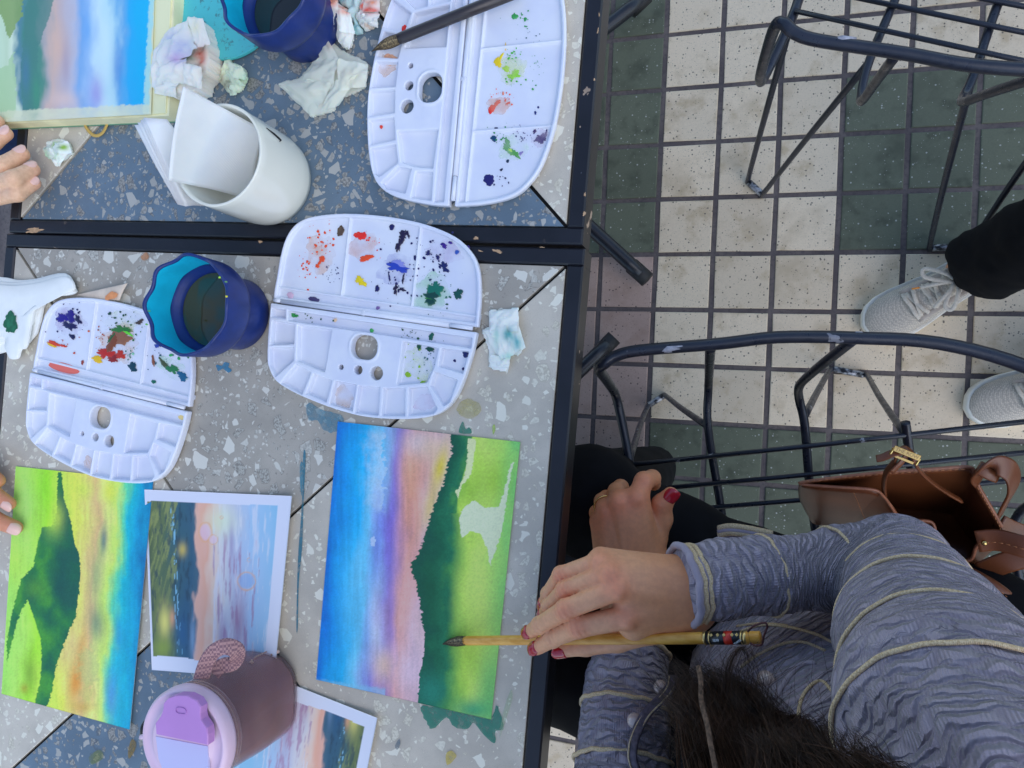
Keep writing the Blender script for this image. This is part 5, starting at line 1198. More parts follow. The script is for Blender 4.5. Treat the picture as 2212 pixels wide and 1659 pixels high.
clasp=obj('clasp',*join(box((ca+cb)/2,cd,cn,ZA,np.linalg.norm(cb-ca)/2,.0026,.0010,.0004),box((ca+cb)/2-cn*.006-ZA*.004,cd,cn,ZA,np.linalg.norm(cb-ca)/2*.8,.0012,.0010,.0003),tube([ca-ZA*.001,ca-cn*.006-ZA*.004],.0011,8),tube([cb-ZA*.001,cb-cn*.006-ZA*.004],.0011,8)),M_gold2,bag,False)
text3d('THE ROW',.0042,(ca+cb)/2+ZA*.00105,cd,cn,plain('engraving',(.25,.14,.05),.5),clasp)
# side loop, shoulder straps, top handle
strap('side_loop',[c4(1720,360,.622),c4(1690,310,.632),c4(1760,255,.645),c4(1870,245,.65),c4(1970,300,.645),c4(1990,420,.63),c4(1920,560,.60),c4(1860,680,.56)],.0095,.0014,M_lea,bag,up=(.6,-.25,.55))
obj('loop_keeper',*tube(catmull([c4(1700,260,.640),c4(1780,300,.640),c4(1855,330,.636)],4),1.0,10,flat=(.0065,.0032),up=(0,0,1)),M_lea,bag)
strap('shoulder_strap',[c4(1690,860,.585),c4(1860,850,.59),c4(2080,905,.60),c4(2300,960,.60)],.0105,.0013,M_lea,bag)
strap('shoulder_strap',[c4(1730,1110,.55),c4(1900,1040,.56),c4(2074,990,.565),c4(2300,930,.57)],.0105,.0013,M_lea,bag)
strap('shoulder_strap',[c4(1890,700,.56),c4(1990,750,.55),c4(2120,790,.54),c4(2300,800,.53)],.007,.0013,M_lea,bag)
obj('rolled_handle',*tube(catmull([c4(1540,1080,.56),c4(1700,1150,.575),c4(1880,1260,.58),c4(2020,1390,.575),c4(2150,1560,.56)],6),.0060,14),M_lea,bag)
obj('stitching',*stitches(catmull([c4(1600,1100,.577),c4(1720,1160,.586),c4(1880,1262,.590),c4(2020,1392,.584)],6)),M_stitch,bag)
st=catmull([c4(1700,880,.590),c4(1860,868,.594),c4(2080,925,.604)],6); obj('stitching',*stitches(st+ZA*.0005),M_stitch,bag)
rv=c4(1752,872,.593); obj('rivet',*lathe(rv,[(.0026,-.001),(.0026,.0005),(.0018,.0016),(0.0001,.002)],14),M_gold2,bag)

# ------------------------------------------------------------------ people
n=NT('skin'); a=n.n('VertexColor'); a.layer_name='Col'
sk_n=n.noise(n.pos(),220,4,.6); 
n.p(Base_Color=n.mix(n.ramp(sk_n,.35,.65,0,.22),a.outputs[0],(.45,.17,.09)),Roughness=n.ramp(n.noise(n.pos(),600,3),.3,.7,.38,.55),Specular_IOR_Level=.45,Subsurface_Weight=.12,Subsurface_Radius=(1,.35,.2),Subsurface_Scale=.004)
n.bump(n.math('ADD',n.noise(n.pos(),900,3,.6),n.math('MULTIPLY',n.noise(n.pos(),160,3),.8)),.22,.0005); M_skin=n.m
M_nail_red=plain('red_nail_varnish',(.46,.010,.022),.12,Coat_Weight=.6)
M_nail=plain('bare_nail',px(196,168,182),.25)
class Hand:
    def __init__(s): s.palm=[];s.f=[];s.spots=[];s.creases=[];s.ten=[]
    def sdf(s,p,kp=.009,kf=.0026):
        d=None
        for c in s.palm:
            q=rcone(p,*c); d=q if d is None else smin(d,q,kp)
        for c in s.ten: d=smin(d,rcone(p,*c),.0035)
        out=d
        for ch in s.f:
            g=None
            for c in ch:
                q=rcone(p,*c); g=q if g is None else smin(g,q,.0035)
            out=np.minimum(out,smin(d,g,kf)) if d is not None else g
        return out
    def build(s,h=.0014,pad=.02):
        pts=[];
        for c in s.palm+[q for ch in s.f for q in ch]: pts+= [c[0],c[1]]
        pts=np.array(pts); V,Q=organic(s.sdf,pts.min(0)-pad-.008,pts.max(0)+pad+.008,h)
        V=relax(V,Q,1); N=vnormals(V,Q)
        for (c,ax,r,amp) in s.creases:                      # folds over the finger joints
            d=V-np.array(c); ax=np.array(ax)/np.linalg.norm(ax); t=d@ax; rr=np.linalg.norm(d,axis=1)
            V=V+N*(amp*np.exp(-(rr/r)**2)*np.cos(t/.0022*2*math.pi*.5))[:,None]
        return V,Q
    def color(s,V,base,red=(196,128,118)):
        c=np.zeros((len(V),3))+np.array(px(*base))
        for (q,r,a) in s.spots:
            w=np.exp(-(np.linalg.norm(V-np.array(q),axis=1)/r)**2)*a; c=c*(1-w[:,None])+np.array(px(*red))*w[:,None]
        return c
def finger(pts,rs): return [(pts[i],pts[i+1],rs[i],rs[i+1]) for i in range(len(pts)-1)]
def nail(par,tip,dip,up,r,mat,ln=.0105,w=70,back=.0052,name='fingernail'):
    tip=np.array(tip);ax=tip-np.array(dip);ax/=np.linalg.norm(ax); up=np.array(up,float);up-=(up@ax)*ax;up/=np.linalg.norm(up);sd=np.cross(ax,up)
    V=[];nu,nv=11,9
    for i in range(nu):
        s=i/(nu-1); x=-back+ln*s
        sh=math.sqrt(max(0,1-max(0,(s-.45)/.55)**2.0*.93))*(.72+.28*min(1,s*3))
        for j in range(nv):
            t=(j/(nv-1)*2-1)*math.radians(w)*sh
            dr=.00035 if 0<i<nu-1 and 0<j<nv-1 else -.0006
            drop=max(0,x)**2*18
            R=r*1.03+dr
            V.append(tip+ax*x+(up*math.cos(t)+sd*math.sin(t))*R-up*drop)
    return obj(name,V,[tuple(map(int,q)) for q in gridfaces(nu,nv)],mat,par)

woman=thing('person','seated person in lavender crinkle knit cardigan painting with a bamboo brush','person',(.2,-.3,0))
# right hand, holding the brush
def b5(x,y,z): return P(*B5(x,y),z)
RH=Hand()
mcp=[b5(945,1262,.820),b5(872,1030,.829),b5(800,905,.826),b5(715,812,.814)]
wr1=b5(1370,1010,.792); wr2=b5(1400,1170,.790); wr=(wr1+wr2)/2
idx=[mcp[0],b5(540,1345,.823),b5(330,1440,.803),b5(205,1515,.7885)]
mid=[mcp[1],b5(435,1205,.826),b5(225,1330,.803),b5(145,1385,.788)]
rin=[mcp[2],b5(430,1046,.812),b5(300,1180,.795),b5(262,1245,.780)]
pin=[mcp[3],b5(395,920,.801),b5(290,1075,.785),b5(258,1165,.773)]
thb=[b5(1120,1340,.786),b5(860,1440,.776),b5(600,1485,.769),b5(395,1520,.768)]
RH.palm=[(wr1,mcp[3]-ZA*.004,.0215,.0105),(wr1,mcp[2]-ZA*.004,.0205,.0115),(wr2,mcp[1]-ZA*.004,.0205,.012),(wr2,mcp[0]-ZA*.004,.0205,.012),(b5(1150,1230,.785),b5(1000,1290,.797),.017,.016),(b5(1150,1050,.79),b5(900,1000,.805),.018,.016),(wr2,thb[0],.018,.014),(wr1,b5(1620,1020,.786),.020,.0165),(wr2,b5(1640,1050,.786),.020,.0165)]
RH.f=[finger(idx,[.0092,.0083,.0071,.0060]),finger(mid,[.0086,.0079,.0068,.0058]),finger(rin,[.0081,.0072,.0063,.0056]),finger(pin,[.0074,.0065,.0057,.0051]),finger(thb,[.014,.0108,.0095,.0075])]
RH.ten=[(m_+ZA*.0042,m_+ZA*.0032+(wr-m_)*.08,.0074,.0056) for m_ in mcp]+[(m_+ZA*.0062+(wr-m_)*.12,m_*.25+wr*.75+ZA*.0145,.0042,.0046) for m_ in mcp]
RH.spots=[(q+ZA*.008,.012,.55) for q in mcp]+[(f[1]+ZA*.007,.009,.6) for f in (idx,mid,rin,pin)]+[(f[3],.009,.4) for f in (idx,mid,rin,pin)]
RH.creases=[(f[1]+ZA*.008,f[2]-f[0],.0080,.00055) for f in (idx,mid,rin,pin)]+[(f[2]+ZA*.007,f[3]-f[1],.006,.00040) for f in (idx,mid,rin)]
v1,q1=RH.build(); c1=RH.color(v1,(196,150,132),(198,120,104)); 
w=sstep(b5(900,0,.8)[0],b5(1300,0,.8)[0],v1[:,0]); c1=c1*(1-.6*w[:,None])+np.array(px(176,120,92))*.6*w[:,None]  # weaker light at the wrist tinted into the skin colour
# left hand, resting on the chair front
LH=Hand(); zl=.668
def lz(x,y,z=zl): return b5(x,y,z)
lm=[lz(1015,300,.676),lz(870,330,.678),lz(765,395,.672),lz(712,490,.662)]
lw1=lz(850,860,.664); lw2=lz(1060,850,.664)
lidx=[lm[0],lz(1068,165,.668),lz(1135,140,.652),lz(1150,185,.634)]
lmid=[lm[1],lz(850,250,.655),lz(880,215,.632),lz(900,230,.615)]
lrin=[lm[2],lz(735,330,.652),lz(765,300,.630),lz(790,310,.615)]
lpin=[lm[3],lz(690,420,.645),lz(710,395,.625),lz(740,400,.612)]
lth=[lz(1130,620,.655),lz(1205,470,.655),lz(1215,350,.660),lz(1285,275,.664)]
LH.palm=[(lw1,lm[3],.020,.0105),(lw1,lm[2],.020,.011),(lw2,lm[1],.020,.0115),(lw2,lm[0],.020,.012),(lz(950,560,.66),lz(920,420,.663),.018,.015),(lw2,lth[0],.018,.016),(lw1,lz(960,1500,.675),.021,.025),(lw2,lz(1010,1500,.675),.021,.025)]
LH.f=[finger(lidx,[.0105,.0092,.0082,.0072]),finger(lmid,[.0105,.0090,.008,.0072]),finger(lrin,[.0098,.0086,.0078,.007]),finger(lpin,[.009,.0078,.007,.0062]),finger(lth,[.0150,.0115,.0098,.0078])]
lwm=(lw1+lw2)/2
LH.ten=[(m_+ZA*.0050,m_+ZA*.0030+(lwm-m_)*.10,.0080,.0066) for m_ in lm]+[(m_+ZA*.0055+(lwm-m_)*.12,m_*.3+lwm*.7+ZA*.0150,.0042,.0046) for m_ in lm[:3]]
LH.spots=[(q+ZA*.008,.013,.6) for q in lm]+[(lidx[1]+ZA*.008,.01,.5),(lth[2]+ZA*.008,.01,.4)]
LH.creases=[(lidx[1]+ZA*.008,lidx[2]-lidx[0],.008,.0003),(lth[2]+ZA*.009,lth[3]-lth[1],.007,.0003)]
v2,q2=LH.build(.0016); c2=LH.color(v2,(188,134,112),(196,118,102))
w=sstep(P(0,1080,.66)[1],P(0,1200,.66)[1],v2[:,1])[...]; c2=c2*(1-.5*w[:,None])+np.array(px(160,108,84))*.5*w[:,None]  # left wrist's weaker light likewise put into its skin colour
# the rest of the body: arms, trunk, neck and head inside the clothes
SR=np.array((.118,-.165,.995)); SLf=np.array((.10,-.53,.99)); EL=P(1950,1208,.71); ELL=np.array((.0,-.50,.70)); NK=np.array((.07,-.345,1.06)); HD=np.array((.015,-.345,1.15))
def body_sdf(p):
    d=rcone(p,(.15,-.33,.56),(.085,-.36,.90),.10,.085)
    for a,b,ra,rb in ((SR-ZA*.02,SLf-ZA*.02,.03,.03),(SR-ZA*.02,EL,.030,.024),(EL,wr,.022,.019),(SLf-ZA*.02,ELL,.032,.028),(ELL,P(1345,1700,.76),.026,.024),(P(1345,1700,.76),P(1355,1480,.708),.024,.022),(P(1355,1480,.708),(lw1+lw2)/2,.022,.02),((.085,-.35,1.0),NK,.05,.045),(NK,HD,.045,.075),(HD,HD+np.array((-.035,0,-.03)),.085,.06),(HD+np.array((-.08,0,-.012)),HD+np.array((-.105,0,-.035)),.012,.012)):
        d=smin(d,rcone(p,a,b,ra,rb),.02)
    return d
v3,q3=organic(body_sdf,(-.16,-.62,.38),(.42,-.08,1.27),.008)
c3=np.zeros((len(v3),3))+np.array(px(175,130,112))
VB=np.concatenate([v1,v2,v3]); QB=np.concatenate([q1,q2+len(v1),q3+len(v1)+len(v2)])
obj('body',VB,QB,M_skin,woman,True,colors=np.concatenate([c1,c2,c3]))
upv=lambda f:np.array((0,0,1.0))
nail(woman,idx[3],idx[2],(-.6,.12,.7),.0066,M_nail_red,.0135); nail(woman,mid[3],mid[2],(-.4,.25,.85),.0066,M_nail_red,.0115); nail(woman,rin[3],rin[2],(-.6,.4,.6),.0062,M_nail_red,.011); nail(woman,pin[3],pin[2],(-.75,.35,.5),.0056,M_nail_red,.0105); nail(woman,thb[3],thb[2],(-.1,-.7,.7),.0078,M_nail_red,.013)
nail(woman,lth[3],lth[2],(.35,0,.95),.0080,M_nail_red,.0155)
ring_c=lm[2]*.55+lrin[1]*.45; rd=lrin[1]-lm[2]; rd/=np.linalg.norm(rd); ra_=np.cross(rd,ZA); ra_/=np.linalg.norm(ra_); rb_=np.cross(ra_,rd)
tag(obj('finger_ring',*tube([ring_c+(ra_*math.cos(t)+rb_*math.sin(t))*.0104 for t in np.linspace(0,2*math.pi,32,endpoint=False)],.0009,8,True),M_gold2),'thin gold ring on the finger of the hand by the chair','ring')
# --- cardigan
n=NT('lavender_knit'); at=n.n('Attribute'); at.attribute_name='knit'; kv=at.outputs['Vector']
def stretch(sx,sy): 
    x=n.n('Mapping'); n.set(x.inputs[0],kv); x.inputs['Scale'].default_value=(sx,sy,1); return x.outputs[0]
w0=n.noise(stretch(70,70),1,2,out=1); kv2=n.n('VectorMath',{'operation':'MULTIPLY_ADD'},i0=w0,i1=(.012,.012,0),i2=kv).outputs[0]
mp2=n.n('Mapping'); n.set(mp2.inputs[0],kv2); mp2.inputs['Scale'].default_value=(145,42,1)
vx=n.n('TexVoronoi',{'feature':'SMOOTH_F1','voronoi_dimensions':'2D'}); n.set(vx.inputs['Vector'],mp2.outputs[0]); vx.inputs['Scale'].default_value=1.0; vx.inputs['Smoothness'].default_value=.35
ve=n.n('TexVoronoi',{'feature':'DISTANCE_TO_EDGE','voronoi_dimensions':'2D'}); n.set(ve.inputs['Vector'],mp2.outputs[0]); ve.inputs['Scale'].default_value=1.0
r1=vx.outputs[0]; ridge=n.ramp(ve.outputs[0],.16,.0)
wvv=n.n('TexWave',{'wave_type':'BANDS','bands_direction':'Y'},Scale=170.0,Distortion=.6); n.set(wvv.inputs['Vector'],kv)
fz=n.noise(n.pos(),1500,2); big=n.noise(stretch(60,30),1.0,2)
hgt=n.math('ADD',n.math('MULTIPLY',n.ramp(ve.outputs[0],0.0,.35),1.5),n.math('ADD',n.math('MULTIPLY',big,1.2),n.math('ADD',n.math('MULTIPLY',wvv.outputs[1],.13),n.math('MULTIPLY',fz,.12))))
kc=n.mix(n.math('MULTIPLY',ridge,.42),n.mix(n.ramp(n.noise(n.pos(),60,3),.3,.7),(.350,.282,.318),(.425,.348,.382)),(.13,.105,.13))  # crease shade between the puckers darkened into the knit colour
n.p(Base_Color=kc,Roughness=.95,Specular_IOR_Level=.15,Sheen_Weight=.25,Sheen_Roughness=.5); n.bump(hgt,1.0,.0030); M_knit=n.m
n=NT('cream_trim'); at=n.noise(n.pos(),900,3,.6); wv=n.n('TexWave',{'wave_type':'BANDS'},Scale=420.0,Distortion=1.5); n.set(wv.inputs['Vector'],n.pos())
n.p(Base_Color=n.mix(n.ramp(at,.35,.65),(.62,.43,.23),(.88,.66,.40)),Roughness=.95); n.bump(n.math('ADD',wv.outputs[1],at),.6,.0008); M_trim=n.m
arm=[(P(1474,1264,.797),.0290),(P(1560,1253,.782),.0288),(P(1650,1243,.768),.0288),(P(1820,1226,.738),.0308),(P(1940,1212,.712),.0365),(P(1962,1290,.785),.0430),(P(2000,1395,.868),.0505),(P(2075,1560,.955),.0570),(np.array((.112,-.185,1.01)),.066)]
armL=[(P(1368,1398,.690),.0335),(P(1355,1480,.712),.0350),(P(1348,1570,.735),.0375),(P(1345,1700,.765),.041),(np.array((.0,-.46,.76)),.05),(np.array((.07,-.52,.9)),.055),(np.array((.10,-.53,1.0)),.06)]
def chain(p,ch,k=.012):
    d=None
    for (a,ra),(b,rb) in zip(ch[:-1],ch[1:]):
        q=rcone(p,a,b,ra,rb); d=q if d is None else smin(d,q,k)
    return d
tA,tB,tR=np.array((.130,-.322,.56)),np.array((.065,-.355,.94)),(.170,.138)
def cut0(p,ch,off):
    a,b=ch[0][0],ch[1][0]; ax=(a-b)/np.linalg.norm(a-b); return np.tensordot(p-a,ax,1)-off
def torso(p,o=0): return smin(rcone(p,tA,tB,tR[0]+o,tR[1]+o),rcone(p,SR+np.array((0,-.03,0)),SLf,.066+o,.06+o),.05)
def card_sdf(p):
    r=np.maximum(chain(p,arm),cut0(p,arm,0.0)); l=np.maximum(chain(p,armL),cut0(p,armL,0.0))
    t=torso(p); x,y,z=p[...,0],p[...,1],p[...,2]
    op=np.maximum(np.maximum(y+.262-(z-.7)*.15,-(y+.47)),x-.06)      # open front
    t=np.maximum(t,-op); t=np.maximum(t,.56-z)
    # sleeve folds against the trunk instead of melting into it
    return np.minimum(smin(r,np.maximum(t,.0),1e-6) if False else np.minimum(r,t),l)
V,Q=organic(card_sdf,(-.18,-.64,.52),(.40,-.06,1.10),.0042)
V=relax(V,Q,2); N=vnormals(V,Q)
def axis_uv(V,ch):
    best=np.full(len(V),1e9); u=np.zeros(len(V)); a_=np.zeros(len(V)); ws=np.zeros(len(V)); uc=np.zeros(len(V)); L=0
    ref=np.array((0,0,1.0))
    for (a,ra),(b,rb) in zip(ch[:-1],ch[1:]):
        e=b-a; l=np.linalg.norm(e); ax=e/l; tr=(V-a)@ax; t=np.clip(tr,0,l); q=V-a-t[:,None]*ax; d=np.linalg.norm(q,axis=1)-(ra+(rb-ra)*t/l)
        n1=np.cross(ax,np.array((0.3,1,.2))); n1/=np.linalg.norm(n1); n2=np.cross(ax,n1)
        ang=np.arctan2(q@n2,q@n1)*(ra+rb)/2
        m=d<best; best=np.where(m,d,best); wg=np.exp(-np.clip(d,-.02,.3)/.012)*np.exp(-np.abs(tr-t)/.02); ws+=wg; uc+=wg*(L+np.clip(tr,-.03,l+.03)); a_=np.where(m,ang,a_); L+=l
    return best,uc/(ws+1e-12),a_
d1,u1,a1=axis_uv(V,arm); d2,u2,a2=axis_uv(V,armL)
dt=torso(V)
knit=np.stack([u1,a1,np.zeros_like(u1)],1); m=d2<d1; knit[m]=np.stack([u2,a2+3,np.zeros_like(u2)],1)[m]; m=(dt<np.minimum(d1,d2)-.001); knit[m]=np.stack([V[:,2]*.7+V[:,0]*.6+5,V[:,1]+V[:,0]*.3,0*u1],1)[m]
fold=fbm(knit[:,0]*190+fbm(knit[:,0]*60,knit[:,1]*60,5)*2,knit[:,1]*52,9,2)
fl=np.where(m,.35,1.0)
V=V+N*((fold-.5)*.0026*fl)[:,None]+N*((fbm(knit[:,0]*28,knit[:,1]*26,19,2)-.5)*.006*fl)[:,None]
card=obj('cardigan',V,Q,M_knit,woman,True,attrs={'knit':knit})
# black top under the open cardigan
V,Q=organic(lambda p:torso(p,-.012),(-.12,-.60,.42),(.38,-.12,1.06),.010)
M_black=plain('black_cotton',(.0035,.0036,.005),.9,.2,60,Specular_IOR_Level=.2); obj('black_top',V,Q,M_black,woman)
# cream piping rings around the sleeves
def ringpts(ch,s,tilt=(0,0,0),n_=72,out=.0010,sub_=None):
    L=0
    for (a,ra),(b,rb) in zip(ch[:-1],ch[1:]):
        e=b-a;l=np.linalg.norm(e)
        if s<=L+l: break
        L+=l
    t=(s-L)/l; c=a+e*t; ax=e/l+np.array(tilt); ax/=np.linalg.norm(ax); n1=np.cross(ax,(0.3,1,.2)); n1/=np.linalg.norm(n1); n2=np.cross(ax,n1)
    out_=[]
    for k in range(n_):
        an=2*math.pi*k/n_; d=n1*math.cos(an)+n2*math.sin(an)
        lo,hi=.005,.11
        for _ in range(18):
            m_=(lo+hi)/2
            if chain(c+d*m_,sub_ or ch)<0: lo=m_
            else: hi=m_
        w=.0006*math.sin(an*7+s*90)+.0004*math.sin(an*17+s*31)
        out_.append(c+d*(lo+out)+ax*w)
    return out_
def cumlen(ch): return np.r_[0,np.cumsum([np.linalg.norm(b[0]-a[0]) for a,b in zip(ch[:-1],ch[1:])])]
cl=cumlen(arm)
def s_at(ch,u,v):
    Ls=cumlen(ch); best=(1e9,0)
    for i in range(len(ch)-1):
        for t in np.linspace(0,1,30):
            q=ch[i][0]*(1-t)+ch[i+1][0]*t; uu,vv=Qp(q[None]); d=(uu[0]-u)**2+(vv[0]-v)**2
            if d<best[0]: best=(d,Ls[i]+t*(Ls[i+1]-Ls[i]))
    return best[1]
for (u,v,tl) in ((1655,1246,(0,.05,0)),(1803,1232,(0,.05,0)),(1962,1285,(0,0,0)),(1992,1370,(0,0,0)),(2040,1480,(0,0,0)),(2090,1600,(0,0,0))):
    obj('cream_piping',*tube(ringpts(arm,s_at(arm,u,v),tl,72,.0002,arm[:5] if u<1900 else arm[4:]),.0013,8,True),M_trim,card)
for k,(ds,mt,rr) in enumerate(((.0010,M_knit,.0030),(.0058,M_trim,.0024),(.0105,M_trim,.0019),(.0035,M_knit,.0016))):
    pts=np.array(ringpts(arm,ds,(0,0,0),72,.0006+.001*(k==0)))
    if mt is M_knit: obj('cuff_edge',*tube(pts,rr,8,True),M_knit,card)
    else: obj('cuff_trim',*tube(pts,rr,8,True),M_trim,card)
obj('cuff_trim',*tube(ringpts(armL,.002),.0022,8,True),M_trim,card)
for u,v in ((1350,1533),(1347,1650)): obj('cream_piping',*tube(ringpts(armL,s_at(armL,u,v)),.0019,8,True),M_trim,card)
# hem corner lying on the lap
hem=[P(*B3(1030,470),.655),P(*B3(1060,455),.66),P(*B3(1160,460),.662),P(*B3(1290,490),.664)]
for dz,off,mt in ((0,0,M_trim),(0,16,M_knit),(0,30,M_trim)):
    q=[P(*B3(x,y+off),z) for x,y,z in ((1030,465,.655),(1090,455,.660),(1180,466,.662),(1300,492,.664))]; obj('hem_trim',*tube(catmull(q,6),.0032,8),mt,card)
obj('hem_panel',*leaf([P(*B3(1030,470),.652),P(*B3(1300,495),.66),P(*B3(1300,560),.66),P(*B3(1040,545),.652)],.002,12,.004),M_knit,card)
# trunk trims and edges
def ontor(u,v):
    lo,hi=.55,1.1
    zz=np.linspace(1.1,.56,240); pts=np.array([P(u,v,z) for z in zz]); d=torso(pts); i=np.where(d<.001)[0]
    return pts[i[0]] if len(i) else P(u,v,.8)
for poly in ([(1600,1440),(1640,1412),(1690,1390),(1735,1386),(1782,1404)],[(1535,1395),(1580,1372),(1640,1350),(1700,1353),(1760,1368),(1800,1388)],[(1722,1558),(1730,1510),(1750,1480),(1775,1470),(1800,1495)],[(1592,1352),(1640,1346),(1700,1350)]):
    obj('cream_piping',*tube(catmull([ontor(*q)+ZA*.0012 for q in poly],6),.0012,8),M_trim,card)
pk=[ontor(*q)+ZA*.0008 for q in [C5(1455,660),C5(1520,560),C5(1600,450),C5(1690,385),C5(1780,380)]]
obj('pocket_edge',*tube(catmull(pk,6),.0020,8),M_knit,card)
# front placket with pearls
pl_=[P(*C5(660,480),.756),P(*C5(640,570),.762),P(*C5(560,670),.768),P(*C5(460,770),.776),P(*C5(395,880),.785),P(*C5(350,1000),.795),P(*C5(340,1120),.80),P(*C5(370,1230),.80)]
pc=catmull(pl_,6); obj('placket',*tube(pc,1.0,10,flat=(.0042,.0018),up=(-.3,0,1)),plain('mauve_rib',(.115,.088,.105),.95,.3,300,.5,900),card)
for o_ in (-.0026,.0026): obj('cream_piping',*tube(pc+np.array((o_,0,.0017)),.0007,6),M_trim,card)
n=NT('pearl'); n.p(Base_Color=(.62,.45,.38),Roughness=.16,Specular_IOR_Level=.6,Coat_Weight=.7,Sheen_Weight=.2); M_pearl=n.m
for (q,z,r) in (((565,572),.757,.0060),((360,835),.772,.0064)):
    c=P(*C5(*q),z); obj('pearl_button',*lathe(c,[(r*math.sin(t),-r*math.cos(t)) for t in np.linspace(.02,math.pi-.02,14)],20),M_pearl,card)
c=ontor(*C5(1388,497)); r=.0066; obj('pearl_button',*lathe(c+ZA*.004,[(r*math.sin(t),-r*math.cos(t)) for t in np.linspace(.02,math.pi-.02,14)],20),M_pearl,card)
# trim of the other front edge, crossing the hair
q=[P(*C5(860,410),.905),P(*C5(880,520),.915),P(*C5(885,680),.925),P(*C5(930,860),.94),P(*C5(960,1030),.95),P(*C5(1000,1230),.96)]
obj('front_edge',*tube(catmull(q,6),1.0,10,flat=(.0015,.0011),up=(0,0,1)),plain('brown_trim_yarn',(.13,.075,.045),.95,.5,500),card)
# --- trousers
KR=P(1262,1078,.572); KL=P(1165,1415,.572)
def tro(p):
    d=rcone(p,(.24,-.26,.535),(.23,-.43,.535),.098,.098)
    for a,b,ra,rb in ((P(1900,1380,.56),P(1620,1290,.56),.082,.070),(P(1620,1290,.56),P(1430,1200,.568),.070,.063),(P(1430,1190,.57),KR,.064,.058),((.22,-.43,.545),KL,.083,.062),(KR,KR+np.array((.03,-.01,-.46)),.057,.042),(KL,KL+np.array((.03,.01,-.46)),.057,.042),(KR+np.array((.03,-.01,-.50)),KR+np.array((-.12,-.01,-.525)),.04,.034),(KL+np.array((.03,.01,-.50)),KL+np.array((-.12,.01,-.525)),.04,.034)):
        d=smin(d,rcone(p,a,b,ra,rb),.025)
    return d
V,Q=organic(tro,(-.45,-.56,-.0),(.36,.02,.70),.009); N=vnormals(V,Q); V=V+N*((fbm(V[:,0]*22+V[:,2]*9,V[:,1]*26,77,3)-.5)*.010)[:,None]
obj('trousers',V,Q,M_black,woman)
# --- hair
n=NT('dark_hair'); n.p(Base_Color=n.mix(n.ramp(n.noise(n.pos(),45,3),.3,.7),(.011,.0058,.0038),(.046,.022,.012)),Roughness=.5,Specular_IOR_Level=.28); M_hr=n.m
parts=[]
def hairmass(p):
    d=rcone(p,HD+np.array((.012,0,.012)),HD+np.array((.02,0,-.02)),.098,.092)
    for q in (P(1640,1900,1.0),P(1800,1950,1.02)): d=smin(d,rcone(p,q,HD+np.array((-.02,.04,-.02)),.022,.06),.02)
    return d
V,Q=organic(hairmass,(-.14,-.47,.88),(.16,-.14,1.27),.006); N=vnormals(V,Q); V=V+N*((fbm(V[:,0]*160,V[:,2]*20+V[:,1]*30,88,2)-.5)*.006)[:,None]
parts.append((V,[tuple(q) for q in Q.tolist()]))
hr=np.random.default_rng(11)
def lock(guide,nst,spread,tipspread,rad=.00030,wave=.004):
    g=catmull(guide,5); n_=len(g); tt=np.linspace(0,1,n_)
    for _ in range(nst):
        o0=hr.normal(0,spread,3); o1=hr.normal(0,tipspread,3); ph=hr.random(3)*6.28; am=hr.normal(0,wave,3); ln=int(n_*hr.uniform(.72,1.0))
        q=g+o0*(1-tt)[:,None]+o1*tt[:,None]+am*np.sin(tt[:,None]*hr.uniform(5,11)+ph)*tt[:,None]
        parts.append(tube(q[:max(6,ln)],[rad,rad,rad*.85,rad*.35],3,cap=False))
for i in range(60):
    k=i/59; u1=1455+k*225+hr.normal(0,14); v1=1422+abs(hr.normal(0,58))+max(0,u1-1600)*.9; z1=.800+.04*hr.random()
    u0=1530+k*340+hr.normal(0,18); v0=1870+hr.normal(0,20); sw=14*math.sin(i*1.7)+hr.normal(0,8)
    lock([P(u0,v0,1.02),P(u0*.82+u1*.18+sw*.5,1750,.975),P(u0*.58+u1*.42+sw,1655,.925),P(u0*.32+u1*.68,1570,.88),P(u0*.1+u1*.9-sw*.6,v1+62,z1+.03),P(u1-16,v1+24,z1+.010),P(u1-62+hr.normal(0,20),v1+6-hr.random()*22,z1)],46,.0060,.0028,.00022,.0024)
for i in range(30):
    k=i/29; u1=1640+k*250+hr.normal(0,12); v1=1560+hr.random()*45+k*25; u0=1700+k*330; sw=hr.normal(0,14)
    lock([P(u0,1880,1.09),P(u0-20+sw,1775,1.07),P((u0+u1)/2-10+sw,1695,1.045),P(u1,v1+62,1.02),P(u1-18-sw*.5,v1+20,1.005),P(u1-52+hr.normal(0,18),v1-hr.random()*22,.99)],40,.0055,.0034,.00018,.0026)
for i in range(26):                                      # thin wisps reaching over the sleeve and lap
    k=i/25; u1=1395+k*240+hr.normal(0,10); v1=1398+hr.random()*40; u0=1560+k*200; sw=hr.normal(0,22)
    lock([P(u0,1760,.975),P(u0*.7+u1*.3+sw,1640,.92),P(u0*.4+u1*.6+sw,1550,.88),P(u1+34,v1+70,.845),P(u1+14-sw*.4,v1+26,.83),P(u1-12,v1,.82)],9,.004,.0026,.00018,.002)
for i in range(150):                                     # loose flyaway hairs
    u=hr.uniform(1440,1800); v=hr.uniform(1470,1650); a=hr.uniform(-2.6,-.5); L_=hr.uniform(30,130); c_=hr.normal(0,26)
    q=[P(u,v,.93),P(u+math.cos(a)*L_*.5+c_*.4,v+math.sin(a)*L_*.5,.935),P(u+math.cos(a)*L_+c_,v+math.sin(a)*L_,.92)]
    parts.append(tube(catmull(q,5),.00010,3,cap=False))
for i in range(26):                                      # curl hanging by the brush end
    o=hr.normal(0,5); lock([P(1575+o,1560,.86),P(1568+o,1490,.858),P(1580+o*1.5,1430,.856),P(1600+o,1398,.853),P(1618+o,1420,.85),P(1612+o,1480,.846)],1,.001,.0015,.0002,.001)
